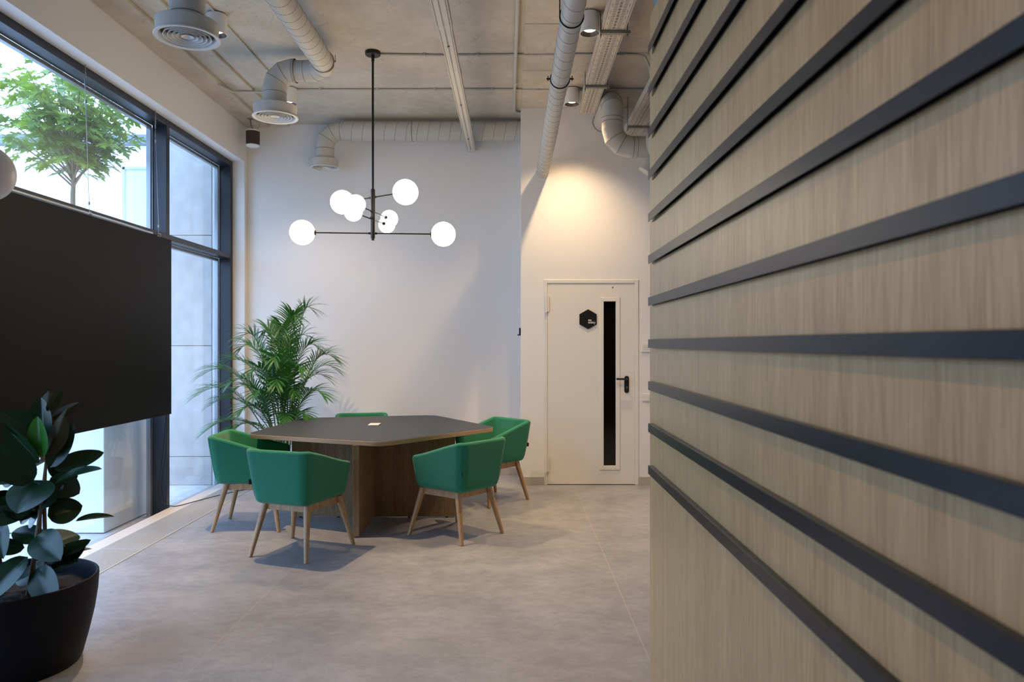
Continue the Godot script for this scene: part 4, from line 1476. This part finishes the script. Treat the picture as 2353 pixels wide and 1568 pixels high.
func rubber_plant() -> void:
	var c := Vector3(-2.299, 0.0, -3.385)
	var pot := thing("plant_pot", "large round dark navy plant pot beside the floor grille", "plant pot", c)
	var p := MB.new()
	p.lathe_smooth(Vector3.ZERO, [Vector2(0.0, 0.003), Vector2(0.265, 0.003), Vector2(0.279, 0.006), Vector2(0.286, 0.02), Vector2(0.312, 0.12), Vector2(0.334, 0.22), Vector2(0.347, 0.31), Vector2(0.352, 0.385), Vector2(0.351, 0.395), Vector2(0.346, 0.398), Vector2(0.341, 0.395), Vector2(0.338, 0.36), Vector2(0.333, 0.30)], 64)
	part("body", p, M.pot_navy, pot)
	var s := MB.new()
	var sr := []
	var nz := noise(91, 9.0, 3)
	for i in 13:
		var row := PackedVector3Array()
		for j in 40:
			var a := TAU * j / 40.0
			var q := Vector2(cos(a), sin(a)) * (0.335 * i / 12.0)
			row.append(Vector3(q.x, 0.318 + 0.02 * nz.get_noise_2d(q.x, q.y) + 0.02 * (1.0 - i / 12.0), q.y))
		sr.append(row)
	s.grid(sr, true)
	var soil := part("soil", s, M.soil, pot)
	soil.set_meta("kind", "stuff")

	var t := thing("rubber_plant", "tall rubber plant with broad glossy dark leaves in navy pot", "plant", c + Vector3(0, 0.33, 0))
	var px := func(x: float, y: float, dz: float) -> Vector3:   # plan drawn at 2 mm a unit round the stem
		return Vector3((x - 27.0) * 0.001997, 1.48 - (y - 789.0) * 0.001997 - 0.33, dz)
	var stems := [[px.call(70, 1372, 0.02), px.call(85, 1280, 0.02), px.call(95, 1160, 0.0), px.call(108, 1050, 0.0), px.call(107, 1010, 0.0)],
		[px.call(92, 1365, -0.05), px.call(88, 1260, -0.05), px.call(92, 1150, -0.03), px.call(98, 1085, -0.02)],
		[px.call(45, 1365, -0.1), px.call(57, 1270, -0.1), px.call(66, 1215, -0.08), px.call(74, 1150, -0.06)],
		[px.call(10, 1372, 0.0), px.call(-5, 1260, 0.0), px.call(-15, 1150, 0.0), px.call(-22, 1060, 0.0)]]
	for st in stems:
		var m := MB.new()
		m.tube(st, [0.011, 0.010, 0.0085, 0.007, 0.005].slice(0, st.size()), 8)
		part("stem", m, M.rubber_stem, t)
	var kinds := []
	for k in 4:
		kinds.append([leaf_mesh(1.0, 0.5, [0.10, 0.02, 0.22, -0.05][k], [0.40, 0.55, 0.34, 0.48][k], M.rubber_leaf, M.rubber_leaf_under), leaf_mesh(1.0, 0.5, 0.04, 0.42, M.rubber_leaf_young, M.rubber_leaf_under)])
	# base x, base y, tip x, tip y, width, base depth, tip depth, shape, roll (degrees about the rib), young
	var L := [
		[100, 985, 75, 903, 52, -0.03, -0.12, 1, 190, 0], [97, 1025, 87, 914, 50, 0.0, -0.02, 1, 5, 0], [107, 945, 127, 899, 22, 0.0, -0.05, 1, 60, 0], [86, 1002, 19, 942, 48, 0.01, 0.06, 1, 15, 0],
		[97, 1062, 33, 970, 40, 0.02, 0.08, 1, -25, 0], [42, 985, 0, 955, 20, 0.0, -0.02, 0, 60, 0], [108, 1048, 100, 955, 44, 0.03, 0.05, 1, -10, 1], [113, 1046, 164, 951, 40, 0.02, 0.05, 1, 195, 0],
		[114, 1075, 157, 978, 40, 0.0, -0.04, 1, 30, 0], [112, 962, 160, 930, 22, -0.02, -0.08, 0, 200, 0], [124, 972, 150, 939, 16, 0.0, -0.02, 0, 160, 0], [82, 1108, 8, 1016, 66, 0.02, 0.10, 1, 10, 0],
		[118, 1080, 210, 1046, 38, -0.02, -0.10, 0, 20, 0], [128, 1110, 228, 1062, 36, 0.0, 0.02, 2, -35, 0], [100, 1104, 92, 1148, 90, 0.0, 0.17, 2, 0, 0], [78, 1116, 6, 1150, 52, -0.02, -0.06, 0, 0, 0],
		[110, 1100, 164, 1142, 52, -0.02, -0.06, 2, 10, 0], [72, 1168, -22, 1190, 40, 0.0, 0.12, 2, -40, 0], [66, 1192, 18, 1138, 44, 0.0, 0.04, 0, 20, 0], [90, 1175, 82, 1133, 30, 0.0, 0.02, 1, 40, 0],
		[100, 1190, 160, 1172, 56, -0.03, -0.1, 0, 15, 0], [92, 1228, 176, 1254, 62, 0.02, 0.16, 2, -5, 0], [150, 1208, 222, 1193, 22, -0.08, -0.14, 2, -30, 0], [76, 1252, -12, 1228, 44, -0.08, -0.1, 2, 10, 0],
		[50, 1262, -14, 1245, 34, -0.02, 0.06, 2, -30, 0], [84, 1275, 128, 1248, 26, 0.0, 0.05, 0, -40, 0], [94, 1300, 178, 1254, 30, -0.04, -0.1, 0, 20, 0], [104, 1318, 168, 1262, 34, -0.05, -0.1, 0, 30, 0],
		[74, 1276, 12, 1352, 54, 0.03, 0.16, 2, 0, 0], [94, 1302, 166, 1362, 56, 0.02, 0.16, 2, 5, 0], [78, 1320, 26, 1340, 44, -0.04, -0.02, 0, 10, 0], [62, 1300, 100, 1345, 40, -0.06, 0.0, 2, 10, 0],
		[40, 1050, -10, 1090, 50, 0.0, 0.02, 0, 20, 0], [20, 1080, -20, 1120, 50, -0.05, -0.05, 2, 0, 0], [74, 1150, 30, 1205, 44, -0.05, -0.02, 2, 10, 0], [100, 1060, 140, 1120, 44, -0.05, -0.12, 2, 10, 0],
		[74, 1050, 20, 1010, 50, -0.05, -0.1, 0, 180, 0], [-22, 1080, -80, 1010, 50, 0, 0.05, 1, 10, 0], [-22, 1060, -40, 960, 46, 0, 0.0, 1, 0, 0], [-20, 1120, -100, 1120, 46, 0, 0.0, 2, 0, 0], [-15, 1180, -90, 1210, 50, 0, 0.05, 2, 0, 0], [-8, 1240, -70, 1290, 50, 0, 0.1, 2, 0, 0], [0, 1200, 40, 1260, 40, 0, 0.12, 2, 0, 0], [-20, 1140, 20, 1180, 44, 0, -0.1, 2, 0, 0], [-10, 1290, -80, 1330, 44, 0, 0.1, 2, 0, 0]]
	rng.seed = 611
	for k in 18:   # inner and rear leaves of the same stems
		var sx: float = [100.0, 92.0, 68.0, -12.0][k % 4] + rng.randf_range(-6, 6)
		var sy := rng.randf_range(1040, 1310)
		var an := rng.randf() * TAU
		L.append([sx, sy, sx + cos(an) * rng.randf_range(45, 85), sy + rng.randf_range(-45, 40), rng.randf_range(40, 58), 0.0, -absf(sin(an)) * 0.20 - 0.03, rng.randi_range(0, 2), rng.randf_range(-40, 40), 0])
	for a in L:
		var b: Vector3 = px.call(a[0], a[1], a[5])
		var e: Vector3 = px.call(a[2], a[3], a[6])
		var d := e - b
		var len := d.length()
		var ux := d / len
		var face := Vector3(0, 0.55, 0.85)
		var uy := (face - ux * face.dot(ux))
		if uy.length() < 0.1: uy = Vector3.UP - ux * ux.y
		uy = uy.normalized().rotated(ux, deg_to_rad(a[8]))
		var uz := ux.cross(uy).normalized()
		var wd: float = a[4] * 0.001997 * 1.14 / 0.5
		inst("leaf", kinds[a[7]][a[9]], t, Transform3D(Basis(ux * len, uy * len * 0.8, uz * wd), b))

func palm() -> void:
	var c := Vector3(-2.36, 0.0, -7.55)
	var pot := thing("plant_pot", "dark pot of the palm standing behind the chairs", "plant pot", c)
	var p := MB.new()
	p.lathe_smooth(Vector3.ZERO, [Vector2(0.0, 0.003), Vector2(0.12, 0.003), Vector2(0.135, 0.01), Vector2(0.155, 0.12), Vector2(0.17, 0.26), Vector2(0.172, 0.29), Vector2(0.165, 0.293), Vector2(0.16, 0.25), Vector2(0.0, 0.245)], 40)
	part("body", p, M.pot_navy, pot)
	var t := thing("potted_palm", "tall green areca palm with feathery fronds in the window corner", "palm", c + Vector3(0, 0.245, 0))
	rng.seed = 404
	var k := 0.004454
	# tips drawn round the base: x, y in pixels of the plan (4.45 mm each), depth in metres
	var tips := [[716, 712, 0.0], [690, 730, 0.18], [655, 755, 0.1], [602, 762, -0.1], [578, 775, 0.25], [776, 826, 0.1], [764, 908, 0.3], [742, 872, -0.15], [736, 958, 0.42], [478, 862, 0.25], [474, 905, 0.36], [520, 838, 0.05], [545, 802, -0.1], [506, 985, 0.42], [560, 990, 0.5],
		[700, 775, -0.1], [735, 800, 0.1], [760, 852, -0.2], [692, 962, 0.5], [610, 852, 0.4], [662, 828, 0.45], [562, 880, 0.4], [722, 850, 0.4], [622, 905, 0.52], [640, 790, -0.2], [670, 880, 0.5], [500, 930, 0.2], [590, 940, 0.5], [700, 900, 0.35], [530, 900, -0.1], [640, 840, 0.2]]
	for q in tips:
		var tip := Vector3((q[0] - 648.0) * k, 1.48 - (q[1] - 789.0) * k - 0.245, q[2])
		tip.x = maxf(tip.x, -0.72 + 0.0 * q[2])
		var base := Vector3(rng.randf_range(-0.06, 0.06), 0.0, rng.randf_range(-0.05, 0.05))
		var flat := Vector3(tip.x, 0, tip.z)
		var mid := base + Vector3(tip.x * 0.22, maxf(tip.y * 0.72, 0.42), tip.z * 0.22)
		var over := Vector3(tip.x * 0.62, tip.y + 0.10 + 0.22 * flat.length(), tip.z * 0.62)
		var pts := []
		for i in 21:
			var u := i / 20.0
			pts.append(base.bezier_interpolate(mid, over, tip, u))
		var mb := MB.new()
		var side0 := flat.cross(Vector3.UP)
		if side0.length() < 0.05: side0 = Vector3(rng.randf_range(-1, 1), 0, rng.randf_range(-1, 1))
		side0 = side0.normalized()
		var total := 0.0
		for i in 20:
			total += (pts[i + 1] - pts[i]).length()
		var n := 30
		for i in n:
			var u := 0.36 + 0.64 * (i + 0.5) / n
			var f := u * 20.0
			var i0 := mini(int(f), 19)
			var at: Vector3 = pts[i0].lerp(pts[i0 + 1], f - i0)
			var tg: Vector3 = (pts[i0 + 1] - pts[i0]).normalized()
			var sd := (side0 - tg * side0.dot(tg)).normalized()
			var up := sd.cross(tg).normalized()
			if up.y < 0: up = -up
			var s := (i + 0.5) / n
			var ln := 0.24 * pow(sin(PI * clampf(0.12 + s * 0.80, 0, 1)), 0.7) * clampf(total, 0.7, 1.25) * rng.randf_range(0.85, 1.1)
			for w in [-1.0, 1.0]:
				var dir: Vector3 = (sd * w * lerpf(0.85, 0.35, s) + tg * lerpf(0.55, 0.95, s) + up * 0.28).normalized()
				dir = dir.rotated(tg, rng.randf_range(-0.12, 0.12))
				var wv := dir.cross(up).normalized()
				var row := []
				for j in 5:
					var v := j / 4.0
					var hw: float = 0.0072 * [0.5, 1.0, 0.9, 0.6, 0.05][j]
					var cpos: Vector3 = at + dir * ln * v + Vector3.DOWN * ln * 0.34 * v * v
					row.append(PackedVector3Array([cpos - wv * hw, cpos + up * hw * 0.3, cpos + wv * hw]))
				mb.grid(row)
		var fr := part("frond", mb, M.palm_leaf, t)
		var st := MB.new()
		var rad := []
		for i in 21:
			rad.append(lerpf(0.0075, 0.0014, i / 20.0))
		st.tube(pts, rad, 6)
		part("cane", st, M.palm_cane, fr)

# ---------------------------------------------------------------- outside
func maple_leaf(m: Material) -> ArrayMesh:
	# five-lobed blade about one unit wide, stalk end at the origin, tip along +X
	var half := [Vector2(0.0, 0.03), Vector2(-0.16, 0.20), Vector2(-0.04, 0.24), Vector2(-0.02, 0.46), Vector2(0.10, 0.30), Vector2(0.17, 0.22), Vector2(0.30, 0.42), Vector2(0.33, 0.60), Vector2(0.44, 0.48), Vector2(0.60, 0.52), Vector2(0.48, 0.30), Vector2(0.42, 0.14), Vector2(0.60, 0.18), Vector2(0.70, 0.32), Vector2(0.76, 0.15), Vector2(1.08, 0.0)]
	var ring := []
	for p in half: ring.append(p)
	for i in range(half.size() - 2, -1, -1): ring.append(Vector2(half[i].x, -half[i].y))
	var mb := MB.new()
	var lift := func(p: Vector2) -> Vector3: return Vector3(p.x, 0.10 * absf(p.y) - 0.22 * p.x * p.x, p.y)
	var c := mb.vert(lift.call(Vector2(0.28, 0)), Vector3.UP)
	for p in ring:
		mb.vert(lift.call(p), Vector3(0.25 * p.x, 1.0, -0.12 * signf(p.y)).normalized())
	for i in ring.size():
		mb.tri_i(c, c + 1 + i, c + 1 + (i + 1) % ring.size())
	mb.tube([Vector3(0.02, 0, 0), Vector3(-0.35, 0.06, 0)], 0.012, 4, false)
	var am := mb.commit()
	am.surface_set_material(0, m)
	return am

func outside() -> void:
	var gd := box("ground_outside", Vector3(-60, -0.3, -60), Vector3(WALL_X - 0.36, -0.1, 30), 0.0, M.paving, self)
	tag(gd, "pale stone paving outside the window", "ground", "", "structure")
	var k := thing("window_kerb", "stone kerb at the foot of the window outside", "kerb", Vector3.ZERO, 0.0, "", "structure")
	box("kerb_stone", Vector3(-3.345, -0.12, FAR_Z), Vector3(-3.292, -0.095, REAR_Z), 0.004, M.granite, k)
	# granite-clad pier beside the window
	var pr := thing("granite_pier", "granite-clad pier of large grey slabs outside the narrow window", "pier", Vector3(0, 0, 0))
	var ys := [-0.1, 0.217, 1.451, 2.68, 3.91, 5.14]
	for i in 5:
		box("stone_slab", Vector3(-3.95, ys[i] + 0.003, -8.9), Vector3(-3.345, ys[i + 1] - 0.003, -8.2), 0.004, M.granite, pr)
	box("core", Vector3(-3.94, -0.1, -8.89), Vector3(-3.35, 5.13, -8.21), 0.0, M.planter_base, pr)
	# white planter with a small maple
	var pc := Vector3(-3.87, -0.1, -6.49)
	var pl := thing("outdoor_planter", "tall glossy white planter box outside the window", "planter", pc)
	box("base_recess", Vector3(-0.47, 0.0, -0.37), Vector3(0.47, 0.012, 0.37), 0.0, M.planter_base, pl)
	var pb := MB.new()
	pb.loft(rounded_outline([Vector2(-0.49, -0.39), Vector2(0.49, -0.39), Vector2(0.49, 0.39), Vector2(-0.49, 0.39)], 0.008, 3), [Vector2(0, 0.012), Vector2(0, 0.998), Vector2(0.002, 1.0), Vector2(0.038, 1.0)])
	part("box", pb, M.planter_white, pl)
	var sl := box("soil", Vector3(-0.44, 0.99, -0.34), Vector3(0.44, 1.012, 0.34), 0.006, M.soil, pl)
	sl.set_meta("kind", "stuff")

	var t := thing("maple_tree", "young maple tree with a round leafy crown outside the window", "tree", pc + Vector3(0, 1.01, 0))
	rng.seed = 2024
	var tr := MB.new()
	tr.tube([Vector3(0, 0, 0), Vector3(0.01, 0.7, 0), Vector3(0.005, 1.3, 0.0), Vector3(0.0, 1.87, 0.0), Vector3(0.02, 2.27, 0)], [0.03, 0.026, 0.023, 0.02, 0.012], 10)
	part("trunk", tr, M.maple_bark, t)
	var meshes := [maple_leaf(M.maple_leaf_0), maple_leaf(M.maple_leaf_1), maple_leaf(M.maple_leaf_2)]
	var cc := Vector3(-0.06, 2.50, 0.0)
	var spots := []
	for b in 34:
		var az := b * 2.39996 + rng.randf_range(-0.3, 0.3)
		var el := lerpf(-0.40, 1.25, pow((b + 0.5) / 34.0, 0.9))
		var rr := rng.randf_range(0.80, 1.05)
		var tip := cc + Vector3(cos(az) * cos(el) * 0.60, sin(el) * 0.53, sin(az) * cos(el) * 0.56) * rr
		var st := Vector3(0.0, lerpf(1.94, 2.26, b / 34.0), 0.0)
		tip.x = minf(tip.x, 0.44)
		var mid := st.lerp(tip, 0.5) + Vector3(0, 0.06, 0)
		var m := MB.new()
		var pts := []
		for i in 9:
			pts.append(st.bezier_interpolate(st.lerp(mid, 0.6), mid, tip, i / 8.0))
		m.tube(pts, [0.009, 0.008, 0.007, 0.006, 0.005, 0.0045, 0.004, 0.003, 0.002], 5)
		part("branch", m, M.maple_bark, t)
		for i in 20:
			var u := rng.randf_range(0.35, 1.0) if i > 3 else 1.0
			var at: Vector3 = pts[mini(int(u * 8.0), 8)]
			spots.append(at + Vector3(rng.randf_range(-0.11, 0.11), rng.randf_range(-0.07, 0.05), rng.randf_range(-0.11, 0.11)))
	var rest := []
	for i in spots.size():
		var p: Vector3 = spots[i]
		p.x = minf(p.x, 0.40)
		var o := p - cc
		var az := atan2(o.z, o.x) + rng.randf_range(-0.9, 0.9)
		var sz := rng.randf_range(0.085, 0.14)
		var dr := rng.randf_range(-0.1, 0.6)
		var ux := Vector3(cos(az) * cos(dr), -sin(dr), sin(az) * cos(dr))
		var uz := ux.cross(Vector3.UP).normalized().rotated(ux, rng.randf_range(-0.5, 0.5))
		var uy := uz.cross(ux).normalized()
		var xf := Transform3D(Basis(ux, uy, -uz).scaled(Vector3.ONE * sz), p)
		var kd := rng.randi_range(0, 2)
		if i % 2 == 0 and i / 2 < 290:
			inst("leaf", meshes[kd], t, xf)
		else:
			rest.append([kd, xf])
	var mm := MultiMesh.new()
	mm.transform_format = MultiMesh.TRANSFORM_3D
	mm.mesh = meshes[0]
	mm.instance_count = rest.size()
	for i in rest.size():
		mm.set_instance_transform(i, rest[i][1])
	var mi := MultiMeshInstance3D.new()
	mi.name = "foliage"
	mi.multimesh = mm
	mi.set_meta("kind", "stuff")
	t.add_child(mi)

	# white building across the yard
	var bd := thing("white_building", "bright white building with grey roof edge across the yard", "building", Vector3(-14.0, -0.1, -20.0))
	box("facade", Vector3(-9, 0, -6), Vector3(6.5, 6.95, 0), 0.02, M.render_white, bd)
	box("roof_edge", Vector3(-9.1, 6.95, -6), Vector3(6.6, 7.22, 0.12), 0.02, M.roof_grey, bd)
	for x in [-6.0, 3.45]:
		for y in [1.0, 4.55]:
			var f := MB.new()
			f.box(Vector3(x, y, 0.0), Vector3(x + 0.07, y + 1.8, 0.07), 0.0)
			f.box(Vector3(x + 1.33, y, 0.0), Vector3(x + 1.4, y + 1.8, 0.07), 0.0)
			f.box(Vector3(x, y + 1.73, 0.0), Vector3(x + 1.4, y + 1.8, 0.07), 0.0)
			f.box(Vector3(x, y, 0.0), Vector3(x + 1.4, y + 0.07, 0.09), 0.0)
			var fo := part("window_frame", f, M.far_frame, bd)
			box("pane", Vector3(x + 0.07, y + 0.07, 0.01), Vector3(x + 1.33, y + 1.73, 0.03), 0.0, M.far_glass, fo)

func _ready() -> void:
	make_camera_and_sky()
	make_materials()
	room()
	windows()
	floor_grilles()
	outside()
	door()
	black_panel()
	ducts()
	trays()
	downlights()
	chandelier()
	table()
	chairs()
	rubber_plant()
	palm()
